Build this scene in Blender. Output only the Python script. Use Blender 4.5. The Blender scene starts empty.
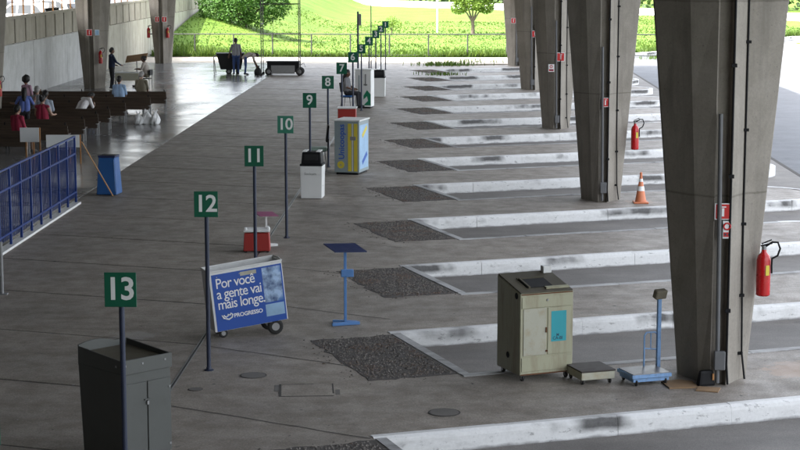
import bpy, bmesh, math, random
from mathutils import Vector, Matrix, Euler
from mathutils.geometry import tessellate_polygon
R = math.radians
rnd = random.Random(7)
scene = bpy.context.scene
COL = scene.collection

# ------------------------------------------------------------------ camera
cam_d = bpy.data.cameras.new('camera'); cam = bpy.data.objects.new('camera', cam_d); COL.objects.link(cam)
F_PX, CAM_H = 1800.0, 5.8
PITCH = math.atan(265/F_PX); YAW = math.atan(50*math.cos(PITCH)/F_PX)
cam_d.sensor_width = 36.0; cam_d.lens = F_PX/800*36.0; cam_d.clip_end = 3000; cam_d.clip_start = 0.5
cam.location = (0, 0, CAM_H); cam.rotation_euler = (math.pi/2-PITCH, 0, YAW)
scene.camera = cam
# ------------------------------------------------------------------ sky, sun, exposure
SUN_EL, SUN_AZ = 50, 245          # azimuth clockwise from +Y: the sun stands behind and left of the camera
w = bpy.data.worlds.new('World'); scene.world = w; w.use_nodes = True
nt = w.node_tree; nt.nodes.clear()
sky = nt.nodes.new('ShaderNodeTexSky'); sky.sky_type = 'NISHITA'; sky.sun_disc = False
sky.sun_elevation = R(SUN_EL); sky.sun_rotation = R(SUN_AZ); sky.air_density = 1.0; sky.dust_density = 3.5; sky.ozone_density = 0.6
bg = nt.nodes.new('ShaderNodeBackground'); bg.inputs['Strength'].default_value = 0.15
wo = nt.nodes.new('ShaderNodeOutputWorld')
hs = nt.nodes.new('ShaderNodeHueSaturation'); hs.inputs['Saturation'].default_value = .35   # sky desaturated to take its blue cast off the light
nt.links.new(sky.outputs[0], hs.inputs['Color']); nt.links.new(hs.outputs[0], bg.inputs[0]); nt.links.new(bg.outputs[0], wo.inputs[0])
sun_d = bpy.data.lights.new('sun', 'SUN'); sun = bpy.data.objects.new('sun', sun_d); COL.objects.link(sun)
sun_d.energy = 2.6; sun_d.angle = R(0.53); sun_d.color = (1.0, 0.95, 0.87)
sd = Vector((math.sin(R(SUN_AZ))*math.cos(R(SUN_EL)), math.cos(R(SUN_AZ))*math.cos(R(SUN_EL)), math.sin(R(SUN_EL))))
sun.rotation_euler = (-sd).to_track_quat('-Z', 'Y').to_euler(); sun.location = (0, -20, 60)
vs = scene.view_settings; vs.view_transform = 'Standard'; vs.look = 'None'; vs.gamma = 1.0; vs.use_curve_mapping = False
vs.exposure = 2.95

# ------------------------------------------------------------------ materials
MATS = {}
def hexc(h):
    h = h.lstrip('#'); c = [int(h[i:i+2], 16)/255 for i in (0, 2, 4)]
    return tuple((x/12.92 if x <= .04045 else ((x+.055)/1.055)**2.4) for x in c)
def N(nt, t, **kw):
    n = nt.nodes.new(t)
    for k, v in kw.items():
        if k in n.inputs: n.inputs[k].default_value = v
        else: setattr(n, k, v)
    return n
def new_mat(name):
    m = bpy.data.materials.new(name); m.use_nodes = True; nt = m.node_tree
    b = nt.nodes['Principled BSDF']; return m, nt, b, nt.links.new
def noise(nt, coord, scale, detail=4, rough=.55, stretch=None, rot=0):
    L = nt.links.new
    mp = N(nt, 'ShaderNodeMapping'); L(coord, mp.inputs[0])
    if stretch: mp.inputs['Scale'].default_value = stretch
    mp.inputs['Rotation'].default_value = (0, 0, rot)
    n = N(nt, 'ShaderNodeTexNoise'); n.inputs['Scale'].default_value = scale; n.inputs['Detail'].default_value = detail
    n.inputs['Roughness'].default_value = rough; L(mp.outputs[0], n.inputs['Vector']); return n.outputs['Fac']
def ramp(nt, fac, lo, hi, a=(0, 0, 0), b=(1, 1, 1)):
    r = N(nt, 'ShaderNodeValToRGB'); e = r.color_ramp.elements
    e[0].position = lo; e[1].position = hi; e[0].color = (*a, 1); e[1].color = (*b, 1)
    nt.links.new(fac, r.inputs[0]); return r.outputs[0]
def mix(nt, fac, a, b, mode='MIX'):
    m = N(nt, 'ShaderNodeMixRGB', blend_type=mode); L = nt.links.new
    for i, v in ((0, fac), (1, a), (2, b)):
        if hasattr(v, 'is_linked'): L(v, m.inputs[i])
        elif isinstance(v, (tuple, list)): m.inputs[i].default_value = (*v[:3], 1)
        else: m.inputs[i].default_value = v
    return m.outputs[0]
def bump(nt, b, h, strength, dist=.01):
    n = N(nt, 'ShaderNodeBump'); n.inputs['Strength'].default_value = strength; n.inputs['Distance'].default_value = dist
    nt.links.new(h, n.inputs['Height']); nt.links.new(n.outputs[0], b.inputs['Normal'])
def pm(name, col, rough=.6, var=.18, scale=6., bmp=.15, metal=0., dirt=0., dirtcol=(.06, .05, .04), spec=.5, world=True, streak=False):
    """painted or plain surface: colour broken up by two noises, optional dirt"""
    if name in MATS: return MATS[name]
    m, nt, b, L = new_mat(name)
    tc = N(nt, 'ShaderNodeTexCoord'); ge = N(nt, 'ShaderNodeNewGeometry')
    co = ge.outputs['Position'] if world else tc.outputs['Object']
    st = (1, 1, .18) if streak else None
    n1 = noise(nt, co, scale, 5, .6, st); n2 = noise(nt, co, scale*.22, 3)
    c = mix(nt, n1, tuple(x*(1-var) for x in col), tuple(min(1, x*(1+var)) for x in col))
    c = mix(nt, ramp(nt, n2, .35, .7), c, mix(nt, 1., c, (1-var*.7,)*3, 'MULTIPLY'))
    if dirt:
        d = ramp(nt, noise(nt, co, scale*1.7, 6, .7, st), .62-dirt*.3, .8-dirt*.15)
        c = mix(nt, mix(nt, 1., d, (dirt,)*3, 'MULTIPLY'), c, dirtcol)
    L(c, b.inputs['Base Color']); b.inputs['Roughness'].default_value = rough; b.inputs['Metallic'].default_value = metal
    b.inputs['Specular IOR Level'].default_value = spec
    rr = ramp(nt, n1, .2, .8, (max(.03, rough-.1),)*3, (min(1, rough+.12),)*3); L(rr, b.inputs['Roughness'])
    if bmp: bump(nt, b, noise(nt, co, scale*6, 4), bmp, .004)
    MATS[name] = m; return m

def m_platform():
    m, nt, b, L = new_mat('worn platform asphalt concrete'); ge = N(nt, 'ShaderNodeNewGeometry'); P = ge.outputs['Position']
    fine = noise(nt, P, 38, 5, .7); mid = noise(nt, P, 2.2, 6, .65); big = noise(nt, P, .28, 4, .6)
    c = ramp(nt, fine, .3, .72, (.148, .130, .111), (.365, .326, .284))
    c = mix(nt, ramp(nt, mid, .38, .62), c, mix(nt, 1., c, (.73, .72, .70), 'MULTIPLY'))
    m3 = noise(nt, P, 9, 5, .75); c = mix(nt, ramp(nt, m3, .5, .7), c, mix(nt, 1., c, (1.25, 1.24, 1.22), 'MULTIPLY'))
    c = mix(nt, ramp(nt, big, .38, .66), c, mix(nt, 1., c, (1.22, 1.21, 1.2), 'MULTIPLY'))
    band = noise(nt, P, .9, 4, .6, (.25, 1.6, 1), R(-18))           # trowel lanes across the slabs
    c = mix(nt, ramp(nt, band, .5, .7), c, mix(nt, 1., c, (.82, .82, .82), 'MULTIPLY'))
    st = noise(nt, P, 1.1, 5, .75, None, .4)                         # oil drips
    c = mix(nt, ramp(nt, st, .66, .74), c, (.045, .043, .04))
    sp = noise(nt, P, 7, 2, .5)
    c = mix(nt, ramp(nt, sp, .735, .76), c, (.05, .048, .045))
    sp2 = noise(nt, P, 5.1, 2, .5, None, 1.1)
    c = mix(nt, ramp(nt, sp2, .735, .765), c, (.3, .29, .28))
    # sandy patch by the near pillar foot and one pale worn patch
    def blob(cx, cy, r, seedrot):
        v = N(nt, 'ShaderNodeVectorMath', operation='DISTANCE'); v.inputs[1].default_value = (cx, cy, 0)
        mp = N(nt, 'ShaderNodeMapping'); mp.inputs['Scale'].default_value = (1, 1, 1); L(P, mp.inputs[0]); L(mp.outputs[0], v.inputs[0])
        d = N(nt, 'ShaderNodeMath', operation='DIVIDE'); L(v.outputs['Value'], d.inputs[0]); d.inputs[1].default_value = r
        a = N(nt, 'ShaderNodeMath', operation='ADD'); L(d.outputs[0], a.inputs[0]); L(noise(nt, P, 3.5, 5, .7, None, seedrot), a.inputs[1])
        return ramp(nt, a.outputs[0], .85, 1.35, (1, 1, 1), (0, 0, 0))
    c = mix(nt, mix(nt, 1., blob(5.0, 25.3, 1.1, 0), (.6,)*3, 'MULTIPLY'), c, (.36, .25, .18))
    c = mix(nt, mix(nt, 1., blob(-4.9, 27.4, .8, 2), (.35,)*3, 'MULTIPLY'), c, (.42, .41, .4))
    c = mix(nt, mix(nt, 1., blob(4.6, 43.4, .8, 1), (.5,)*3, 'MULTIPLY'), c, (.32, .23, .17))
    c = mix(nt, mix(nt, 1., blob(.9, 38.0, 1.0, 1), (.3,)*3, 'MULTIPLY'), c, (.3, .24, .2))
    L(c, b.inputs['Base Color']); L(ramp(nt, mid, .3, .75, (.5,)*3, (.72,)*3), b.inputs['Roughness'])
    b.inputs['Specular IOR Level'].default_value = .4
    bump(nt, b, fine, .35, .006); return m
def m_asphalt(name, a, bcol, rough=.75):
    m, nt, b, L = new_mat(name); ge = N(nt, 'ShaderNodeNewGeometry'); P = ge.outputs['Position']
    fine = noise(nt, P, 55, 4, .7); mid = noise(nt, P, 1.4, 6, .65)
    wear = noise(nt, P, .8, 5, .6, (.3, 1.3, 1), R(21))
    c = ramp(nt, fine, .3, .75, a, bcol)
    c = mix(nt, ramp(nt, mid, .35, .7), c, mix(nt, 1., c, (.75, .74, .73), 'MULTIPLY'))
    c = mix(nt, ramp(nt, wear, .45, .7), c, mix(nt, 1., c, (1.25, 1.24, 1.22), 'MULTIPLY'))
    oil = noise(nt, P, .9, 5, .75, (.4, 1, 1), R(21)); c = mix(nt, ramp(nt, oil, .64, .74), c, (.03, .029, .028))
    L(c, b.inputs['Base Color']); b.inputs['Roughness'].default_value = rough; bump(nt, b, fine, .4, .006); return m
def m_kerb(name, amount, rot=21, tone=1.0):
    """white paint, scuffed dark along the rounded edge by tyres and shoes, grimy at the foot"""
    m, nt, b, L = new_mat(name); ge = N(nt, 'ShaderNodeNewGeometry'); P = ge.outputs['Position']
    f = noise(nt, P, 22, 4, .7); sep = N(nt, 'ShaderNodeSeparateXYZ'); L(P, sep.inputs[0]); Z = sep.outputs['Z']
    c = mix(nt, f, tuple(x*tone for x in (.56, .555, .54)), tuple(x*tone for x in (.76, .755, .74)))
    c = mix(nt, mix(nt, 1., ramp(nt, noise(nt, P, 2.3, 5, .7, (.5, 1.2, 2), R(rot)), .5, .75), (.45,)*3, 'MULTIPLY'), c, (.33, .32, .3))
    scuff = ramp(nt, noise(nt, P, .62, 4, .55, (.7, 1.3, .6), R(rot)), .61-amount, .69-amount)       # long smudges
    band = N(nt, 'ShaderNodeValToRGB'); e = band.color_ramp.elements
    e[0].position = .25; e[0].color = (0, 0, 0, 1); e[1].position = .55; e[1].color = (1, 1, 1, 1)
    x = e.new(.88); x.color = (1, 1, 1, 1); x = e.new(1.0); x.color = (.25, .25, .25, 1)
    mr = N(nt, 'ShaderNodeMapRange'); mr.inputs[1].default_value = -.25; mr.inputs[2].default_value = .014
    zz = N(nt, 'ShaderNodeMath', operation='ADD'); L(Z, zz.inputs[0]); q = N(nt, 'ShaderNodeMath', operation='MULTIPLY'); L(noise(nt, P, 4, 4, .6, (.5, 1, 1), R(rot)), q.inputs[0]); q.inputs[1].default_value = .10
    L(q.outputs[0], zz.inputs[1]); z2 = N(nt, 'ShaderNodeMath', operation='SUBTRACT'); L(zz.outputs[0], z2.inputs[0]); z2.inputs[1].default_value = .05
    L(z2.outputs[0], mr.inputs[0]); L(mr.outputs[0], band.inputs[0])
    g = mix(nt, f, (.045, .044, .042), (.16, .155, .15))
    fac = mix(nt, 1., scuff, band.outputs[0], 'MULTIPLY'); c = mix(nt, fac, c, g)
    chips = ramp(nt, noise(nt, P, 9, 5, .75, (.35, 1.4, 1.4), R(rot)), .59, .66); c = mix(nt, mix(nt, 1., chips, (.55,)*3, 'MULTIPLY'), c, g)
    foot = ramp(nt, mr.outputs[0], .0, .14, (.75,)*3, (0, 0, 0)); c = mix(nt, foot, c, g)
    L(c, b.inputs['Base Color']); b.inputs['Roughness'].default_value = .75; bump(nt, b, f, .35, .006); return m
def m_hall():
    m, nt, b, L = new_mat('polished hall floor'); ge = N(nt, 'ShaderNodeNewGeometry'); P = ge.outputs['Position']
    f = noise(nt, P, 30, 4, .6); g = noise(nt, P, .5, 4, .6)
    c = mix(nt, f, (.18, .178, .175), (.25, .247, .243)); c = mix(nt, ramp(nt, g, .4, .65), c, mix(nt, 1., c, (.8, .8, .8), 'MULTIPLY'))
    L(c, b.inputs['Base Color']); L(ramp(nt, g, .35, .7, (.16,)*3, (.32,)*3), b.inputs['Roughness'])
    bump(nt, b, noise(nt, P, 1.6, 3), .12, .02); return m
def m_concrete(name, col, streak=.5, seams=True):
    m, nt, b, L = new_mat(name); ge = N(nt, 'ShaderNodeNewGeometry'); P = ge.outputs['Position']
    f = noise(nt, P, 26, 5, .65); md = noise(nt, P, 1.6, 6, .65); s = noise(nt, P, 4.5, 4, .6, (1, 1, .07))
    c = mix(nt, f, tuple(x*.78 for x in col), tuple(x*1.18 for x in col))
    pit = noise(nt, P, 42, 2, .5); c = mix(nt, mix(nt, 1., ramp(nt, pit, .68, .72), (.55,)*3, 'MULTIPLY'), c, tuple(x*.35 for x in col))
    c = mix(nt, ramp(nt, md, .35, .7), c, mix(nt, 1., c, (.78, .77, .75), 'MULTIPLY'))
    c = mix(nt, mix(nt, 1., ramp(nt, s, .5, .75), (streak,)*3, 'MULTIPLY'), c, tuple(x*.42 for x in col))
    sep = N(nt, 'ShaderNodeSeparateXYZ'); L(P, sep.inputs[0])
    lw = ramp(nt, sep.outputs['Z'], 0, .35, (.75, .72, .68), (1, 1, 1))
    if seams:   # faint pour joints and board prints
        md2 = N(nt, 'ShaderNodeMath', operation='ADD'); L(sep.outputs['Z'], md2.inputs[0])
        sc = N(nt, 'ShaderNodeMath', operation='MULTIPLY'); L(md, sc.inputs[0]); sc.inputs[1].default_value = .05; L(sc.outputs[0], md2.inputs[1])
        mo = N(nt, 'ShaderNodeMath', operation='PINGPONG'); L(md2.outputs[0], mo.inputs[0]); mo.inputs[1].default_value = 1.32
        ln = ramp(nt, mo.outputs[0], .006, .02, (.68, .67, .65), (1, 1, 1)); c = mix(nt, 1., c, ln, 'MULTIPLY')
    L(c, b.inputs['Base Color']); b.inputs['Roughness'].default_value = .85; b.inputs['Specular IOR Level'].default_value = .3
    bump(nt, b, f, .3, .006); return m
def m_grass(name, a, c2, c3):
    m, nt, b, L = new_mat(name); ge = N(nt, 'ShaderNodeNewGeometry'); P = ge.outputs['Position']
    f = noise(nt, P, 3.0, 5, .7); g = noise(nt, P, .22, 4, .6); st = noise(nt, P, 1.2, 4, .6, (.25, 1, 1))
    c = mix(nt, ramp(nt, f, .3, .7), a, c2); c = mix(nt, ramp(nt, g, .45, .65), c, c3); c = mix(nt, ramp(nt, st, .5, .7), c, tuple(x*.7 for x in a))
    L(c, b.inputs['Base Color']); b.inputs['Roughness'].default_value = .9; b.inputs['Specular IOR Level'].default_value = .15
    bump(nt, b, f, .6, .15); return m
def m_leaf(name, a, c2, tr=.35):
    m, nt, b, L = new_mat(name); ge = N(nt, 'ShaderNodeNewGeometry')
    f = noise(nt, ge.outputs['Position'], 4, 4, .7); rr = ge.outputs['Random Per Island']
    c = mix(nt, rr, a, c2); c = mix(nt, ramp(nt, f, .3, .7), mix(nt, 1., c, (.7, .75, .6), 'MULTIPLY'), c)
    L(c, b.inputs['Base Color']); b.inputs['Roughness'].default_value = .6; b.inputs['Specular IOR Level'].default_value = .3
    t = N(nt, 'ShaderNodeBsdfTranslucent'); L(c, t.inputs[0]); ms = N(nt, 'ShaderNodeMixShader'); ms.inputs[0].default_value = tr
    out = nt.nodes['Material Output']; L(b.outputs[0], ms.inputs[1]); L(t.outputs[0], ms.inputs[2]); L(ms.outputs[0], out.inputs[0]); return m
def m_wood(name, a, c2, rough=.55):
    m, nt, b, L = new_mat(name); tc = N(nt, 'ShaderNodeTexCoord'); oi = N(nt, 'ShaderNodeObjectInfo')
    f = noise(nt, tc.outputs['Object'], 9, 6, .65, (.12, 1.6, 1.6)); c = mix(nt, ramp(nt, f, .3, .7), a, c2)
    c = mix(nt, mix(nt, .6, oi.outputs['Random'], (.5, .5, .5)), mix(nt, 1., c, (.72, .72, .72), 'MULTIPLY'), c)
    L(c, b.inputs['Base Color']); b.inputs['Roughness'].default_value = rough; bump(nt, b, f, .2, .003); return m
def m_glass_dark(name):
    m, nt, b, L = new_mat(name); b.inputs['Base Color'].default_value = (.015, .018, .02, 1); b.inputs['Roughness'].default_value = .06; return m
def m_poster():
    """printed picture on the cart: pale cloudy blue sky with dark figures, flat print"""
    m, nt, b, L = new_mat('printed picture'); tc = N(nt, 'ShaderNodeTexCoord'); P = tc.outputs['Object']
    f = noise(nt, P, 5.5, 5, .6); g = noise(nt, P, 2.6, 3, .5, (1, 1, 1), .8)
    c = ramp(nt, f, .38, .62, (.012, .04, .14), (.38, .52, .72)); c = mix(nt, ramp(nt, g, .5, .58), c, (.05, .16, .42))
    L(c, b.inputs['Base Color']); b.inputs['Roughness'].default_value = .4; return m

M = {}
M['platform'] = m_platform()
M['lane'] = m_asphalt('bus lane asphalt', (.115, .106, .096), (.24, .224, .205))
M['road'] = m_asphalt('road asphalt', (.07, .074, .082), (.13, .136, .148))
M['kerb'] = m_kerb('white painted kerb', .105)
M['kerb_thin'] = m_kerb('worn kerb top', .16, 21, .62)
M['hall'] = m_hall()
M['concrete'] = m_concrete('pillar concrete', (.27, .245, .21))
M['wallconc'] = m_concrete('pale retaining wall', (.5, .5, .49), .35, False)
M['wallstain'] = m_concrete('stained retaining wall', (.42, .4, .33), .95, False)
M['panelconc'] = m_concrete('parapet panel concrete', (.36, .33, .27), .5, False)
M['ceil'] = m_concrete('roof concrete', (.13, .12, .11), .2, False)
M['pave'] = m_concrete('sunlit pavement', (.42, .38, .32), .3, False)
M['grass'] = m_grass('lawn', (.06, .115, .015), (.09, .15, .021), (.1, .155, .024))
M['blade'] = m_leaf('grass blade', (.05, .105, .014), (.105, .155, .026), .45)
M['leaf'] = m_leaf('bush leaf', (.028, .08, .012), (.075, .165, .026), .3)
M['leaf2'] = m_leaf('yellow green leaf', (.09, .17, .02), (.2, .28, .045), .4)
M['leafdark'] = m_leaf('distant wood leaf', (.02, .05, .014), (.07, .11, .03), .25)
M['bark'] = pm('bark', (.09, .07, .05), .9, .35, 9, .6)
M['signgreen'] = pm('sign green', (.003, .105, .055), .45, .06, 4, .03)
M['signgreen_pale'] = pm('faded sign green', (.035, .2, .13), .45, .08, 4, .03)
M['white'] = pm('white lettering', (.8, .8, .78), .5, .05, 6, 0)
M['whitepaint'] = pm('white paint', (.72, .72, .7), .5, .1, 5, .05, dirt=.25, dirtcol=(.3, .28, .25))
M['poleblue'] = pm('navy pole paint', (.022, .03, .06), .45, .25, 8, .08, dirt=.25)
M['railblue'] = pm('blue rail paint', (.005, .03, .165), .4, .15, 8, .05, dirt=.15)
M['binblue'] = pm('blue bin plastic', (.02, .1, .3), .4, .12, 5, .05, dirt=.2)
M['standblue'] = pm('light blue steel', (.10, .24, .52), .4, .12, 8, .05, dirt=.15)
M['standnavy'] = pm('navy top plate', (.018, .03, .1), .4, .15, 6, .05)
M['scaleblue'] = pm('scale blue paint', (.19, .34, .58), .45, .15, 8, .1, dirt=.45, dirtcol=(.1, .09, .08))
M['black'] = pm('black plastic', (.009, .009, .01), .6, .2, 8, .05, spec=.2)
M['rubber'] = pm('rubber', (.018, .017, .016), .8, .2, 12, .2)
M['red'] = pm('red paint', (.3, .018, .012), .5, .12, 5, .05, dirt=.2)
M['extred'] = pm('extinguisher red', (.45, .008, .01), .28, .06, 5, 0)
M['signred'] = pm('sign red', (.5, .012, .012), .45, .06, 6, 0)
M['grey'] = pm('grey steel', (.22, .22, .22), .45, .12, 8, .05, dirt=.3)
M['steel'] = pm('galvanised steel', (.3, .3, .3), .4, .12, 10, .05, metal=.7)
M['cabgrey'] = pm('grey cabinet paint', (.075, .078, .072), .5, .1, 3, .05, dirt=.3, dirtcol=(.05, .045, .04))
M['beige'] = pm('cream cabinet paint', (.36, .35, .24), .5, .1, 3.2, .06, dirt=.55, dirtcol=(.16, .1, .05), streak=True)
M['beigetop'] = pm('grimy cabinet top', (.085, .075, .05), .6, .3, 4, .15, dirt=.5)
M['darkbrown'] = pm('worn brown board', (.04, .03, .025), .6, .3, 6, .1)
M['rust'] = pm('rust', (.13, .05, .02), .85, .4, 14, .3)
M['teal'] = pm('teal notice', (.02, .31, .36), .5, .08, 5, 0)
M['ink'] = pm('dark ink', (.012, .05, .09), .6, .05, 5, 0)
M['palepanel'] = pm('pale worn panel', (.40, .39, .31), .5, .12, 4, .05, dirt=.5, dirtcol=(.3, .22, .1))
M['posterblue'] = pm('poster blue', (.012, .075, .37), .38, .12, 2, 0)
M['posterpic'] = m_poster()
M['cartinside'] = pm('cart inside board', (.32, .30, .24), .7, .2, 5, .2, dirt=.5)
M['binwhite'] = pm('white bin plastic', (.66, .66, .64), .4, .05, 4, .02, dirt=.15, dirtcol=(.35, .33, .3))
M['kioskgrey'] = pm('kiosk grey', (.25, .3, .31), .5, .1, 4, .03, dirt=.2)
M['yellow'] = pm('kiosk yellow', (.62, .5, .05), .5, .1, 4, .03)
M['textblue'] = pm('lettering blue', (.02, .09, .4), .5, .05, 4, 0)
M['paleblue'] = pm('pale blue print', (.3, .47, .66), .5, .25, 7, 0)
M['green'] = pm('kiosk green', (.008, .2, .1), .5, .1, 4, 0)
M['pink'] = pm('pink plate', (.3, .09, .17), .5, .25, 8, .05)
M['seatgreen'] = pm('pale green seat', (.3, .42, .36), .6, .1, 6, .1)
M['orange'] = pm('cone orange', (.62, .2, .09), .5, .12, 6, .05, dirt=.3, dirtcol=(.25, .12, .08))
M['stick'] = pm('wooden stick', (.42, .22, .08), .6, .2, 9, .1)
M['cardboard'] = pm('cardboard', (.27, .17, .09), .85, .2, 6, .2, dirt=.4)
M['bench'] = m_wood('dark bench wood', (.036, .023, .015), (.085, .056, .036))
M['bag'] = pm('white plastic bag', (.75, .75, .74), .35, .1, 9, .5)
M['dumpster'] = pm('dark cart plastic', (.018, .018, .018), .6, .25, 6, .1, spec=.25)
M['paper'] = pm('white board', (.72, .73, .73), .5, .05, 4, 0)
M['frameorange'] = pm('orange wood frame', (.36, .16, .045), .6, .2, 8, .1)
M['iron'] = pm('cast iron cover', (.14, .13, .118), .7, .3, 18, .4)
M['conduit'] = pm('dull grey conduit', (.12, .122, .125), .55, .15, 9, .05)
M['dark'] = pm('dark void', (.012, .012, .012), .9, .1, 4, 0)
M['joint'] = pm('joint filler', (.062, .056, .05), .9, .4, 10, .2)
M['gravel'] = pm('gravel', (.12, .11, .1), .9, .55, 26, .6)
M['glass'] = m_glass_dark('tinted glass')
for nme, c in dict(navycloth=(.012, .02, .05), paleblue_shirt=(.28, .4, .58), bluetop=(.12, .17, .45), checkshirt=(.33, .37, .43), whiteshirt=(.7, .68, .68),
                   redcloth=(.28, .02, .05), pinkcloth=(.4, .25, .32), jeans=(.03, .06, .17), darkcloth=(.02, .02, .024), greyshirt=(.2, .2, .21), tanshirt=(.36, .32, .28),
                   khaki=(.16, .14, .1)).items(): M[nme] = pm('cloth '+nme, c, .9, .18, 9, .3, world=False)
for nme, c in dict(skin_a=(.24, .125, .08), skin_b=(.13, .065, .04), skin_c=(.32, .19, .13)).items(): M[nme] = pm('skin '+nme[-1], c, .55, .06, 12, .05, world=False)
M['hair'] = pm('black hair', (.01, .008, .007), .6, .3, 20, .5, world=False); M['hairgrey'] = pm('grey hair', (.3, .29, .28), .7, .2, 20, .4, world=False)
M['shoe'] = pm('shoe', (.02, .02, .02), .6, .2, 9, .1)

# ------------------------------------------------------------------ mesh helpers
class MB:
    def __init__(s): s.v = []; s.f = []; s.mi = []; s.cur = 0
    def add(s, vs, fs):
        o = len(s.v); s.v += [tuple(v) for v in vs]; s.f += [tuple(i+o for i in f) for f in fs]; s.mi += [s.cur]*len(fs); return s
    def box(s, c, d, rot=None, taper=None):
        """c centre, d full size; taper = (sx, sy) scale of the top"""
        h = [x/2 for x in d]; vs = []
        for z in (-1, 1):
            for y in (-1, 1):
                for x in (-1, 1):
                    t = taper if (taper and z > 0) else (1, 1); vs.append(Vector((x*h[0]*t[0], y*h[1]*t[1], z*h[2])))
        if rot is not None:
            e = rot if isinstance(rot, Matrix) else Euler(rot).to_matrix(); vs = [e @ v for v in vs]
        vs = [v+Vector(c) for v in vs]
        return s.add(vs, [(0, 2, 3, 1), (4, 5, 7, 6), (0, 1, 5, 4), (2, 6, 7, 3), (0, 4, 6, 2), (1, 3, 7, 5)])
    def span(s, a, b): return s.box([(a[i]+b[i])/2 for i in range(3)], [abs(b[i]-a[i]) for i in range(3)])
    def tube(s, pts, r, n=10, caps=True):
        pts = [Vector(p) for p in pts]; rs = r if isinstance(r, (list, tuple)) else [r]*len(pts)
        vs = []; fs = []; up = None
        for i, p in enumerate(pts):
            if i == 0: t = pts[1]-pts[0]
            elif i == len(pts)-1: t = pts[-1]-pts[-2]
            else: t = (pts[i+1]-p).normalized()+(p-pts[i-1]).normalized()
            t.normalize()
            if up is None: up = Vector((0, 0, 1)) if abs(t.z) < .9 else Vector((1, 0, 0))
            a = t.cross(up).normalized(); b = a.cross(t).normalized(); up = b
            for k in range(n): q = 2*math.pi*k/n; vs.append(p+(a*math.cos(q)+b*math.sin(q))*rs[i])
        for i in range(len(pts)-1):
            for k in range(n): k2 = (k+1) % n; fs.append((i*n+k, i*n+k2, (i+1)*n+k2, (i+1)*n+k))
        if caps: fs.append(tuple(range(n-1, -1, -1))); fs.append(tuple((len(pts)-1)*n+k for k in range(n)))
        return s.add(vs, fs)
    def lathe(s, prof, c=(0, 0, 0), n=18, mat=None):
        """prof [(r,z)...] bottom to top around z"""
        vs = []; fs = []
        for r, z in prof:
            for k in range(n): q = 2*math.pi*k/n; vs.append(Vector((r*math.cos(q), r*math.sin(q), z)))
        if mat is not None: vs = [mat @ v for v in vs]
        vs = [v+Vector(c) for v in vs]
        for i in range(len(prof)-1):
            for k in range(n): k2 = (k+1) % n; fs.append((i*n+k, i*n+k2, (i+1)*n+k2, (i+1)*n+k))
        fs.append(tuple(range(n-1, -1, -1))); fs.append(tuple((len(prof)-1)*n+k for k in range(n)))
        return s.add(vs, fs)
    def prism(s, poly, z0, z1, top=None):
        """poly CCW xy list extruded z0..z1; top = polygon at z1; z values may be lists"""
        top = top or poly; n = len(poly); zz0 = z0 if isinstance(z0, (list, tuple)) else [z0]*n; zz1 = z1 if isinstance(z1, (list, tuple)) else [z1]*n
        vs = [(p[0], p[1], z) for p, z in zip(poly, zz0)]+[(p[0], p[1], z) for p, z in zip(top, zz1)]
        fs = [(i, (i+1) % n, n+(i+1) % n, n+i) for i in range(n)]
        tr = tessellate_polygon([[Vector((p[0], p[1], 0)) for p in poly]])
        def o(t):
            a, b, c = (Vector(poly[i]) for i in t); return t if (b-a).cross(c-a) > 0 else (t[0], t[2], t[1])
        tr = [o(t) for t in tr]
        fs += [(t[0]+n, t[1]+n, t[2]+n) for t in tr]+[(t[2], t[1], t[0]) for t in tr]
        return s.add(vs, fs)
    def mesh(s, name, mats, bevel=0, smooth=False, seg=1):
        me = bpy.data.meshes.new(name); me.from_pydata(s.v, [], s.f)
        for m in (mats if isinstance(mats, (list, tuple)) else [mats]): me.materials.append(m)
        me.polygons.foreach_set('material_index', s.mi); me.update()
        if bevel:
            bm = bmesh.new(); bm.from_mesh(me)
            ed = [e for e in bm.edges if len(e.link_faces) == 2 and e.calc_face_angle(0) > .5]
            bmesh.ops.bevel(bm, geom=ed, offset=bevel, segments=seg, affect='EDGES', profile=.6, clamp_overlap=True); bm.to_mesh(me); bm.free()
        if smooth:
            for p in me.polygons: p.use_smooth = True
            me.set_sharp_from_angle(angle=R(40))
        return me
    def build(s, name, mats, parent=None, bevel=0, smooth=False, seg=1, **kw):
        return place(name, s.mesh(name, mats, bevel, smooth, seg), parent, **kw)
def place(name, me, parent=None, loc=None, rot=None, scale=None):
    o = bpy.data.objects.new(name, me); COL.objects.link(o)
    if parent: o.parent = parent
    if loc: o.location = loc
    if rot: o.rotation_euler = rot
    if scale: o.scale = scale
    return o
def tag(o, label=None, cat=None, group=None, kind=None):
    if label: o['label'] = label
    if cat: o['category'] = cat
    if group: o['group'] = group
    if kind: o['kind'] = kind
    return o
def thing(name, label, cat, loc=(0, 0, 0), rz=0, group=None, kind=None):
    return tag(place(name, None, None, loc, (0, 0, rz)), label, cat, group, kind)
def copy_tree(o, parent=None):
    c = o.copy(); COL.objects.link(c); c.parent = parent
    for ch in o.children: copy_tree(ch, c)
    return c
def box(name, c, d, m, parent=None, bevel=0, **kw): return MB().box(c, d).build(name, m, parent, bevel, **kw)
TXT = {}
def text(name, s, size, m, parent, loc, rot, bold=.0, extrude=.001, align='CENTER', spacing=1.0, sx=1.0):
    key = (s, size, bold, spacing, align)
    cu = bpy.data.curves.new(name, 'FONT'); cu.body = s; cu.size = size; cu.offset = bold*size; cu.extrude = extrude; cu.align_x = align; cu.align_y = 'CENTER'; cu.space_character = spacing; cu.resolution_u = 3
    t = bpy.data.objects.new(name, cu); COL.objects.link(t); bpy.context.view_layer.update()
    me = bpy.data.meshes.new_from_object(t.evaluated_get(bpy.context.evaluated_depsgraph_get())); bpy.data.objects.remove(t); bpy.data.curves.remove(cu)
    me.materials.clear(); me.materials.append(m)
    return place(name, me, parent, loc, rot, (sx, 1, 1))
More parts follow.
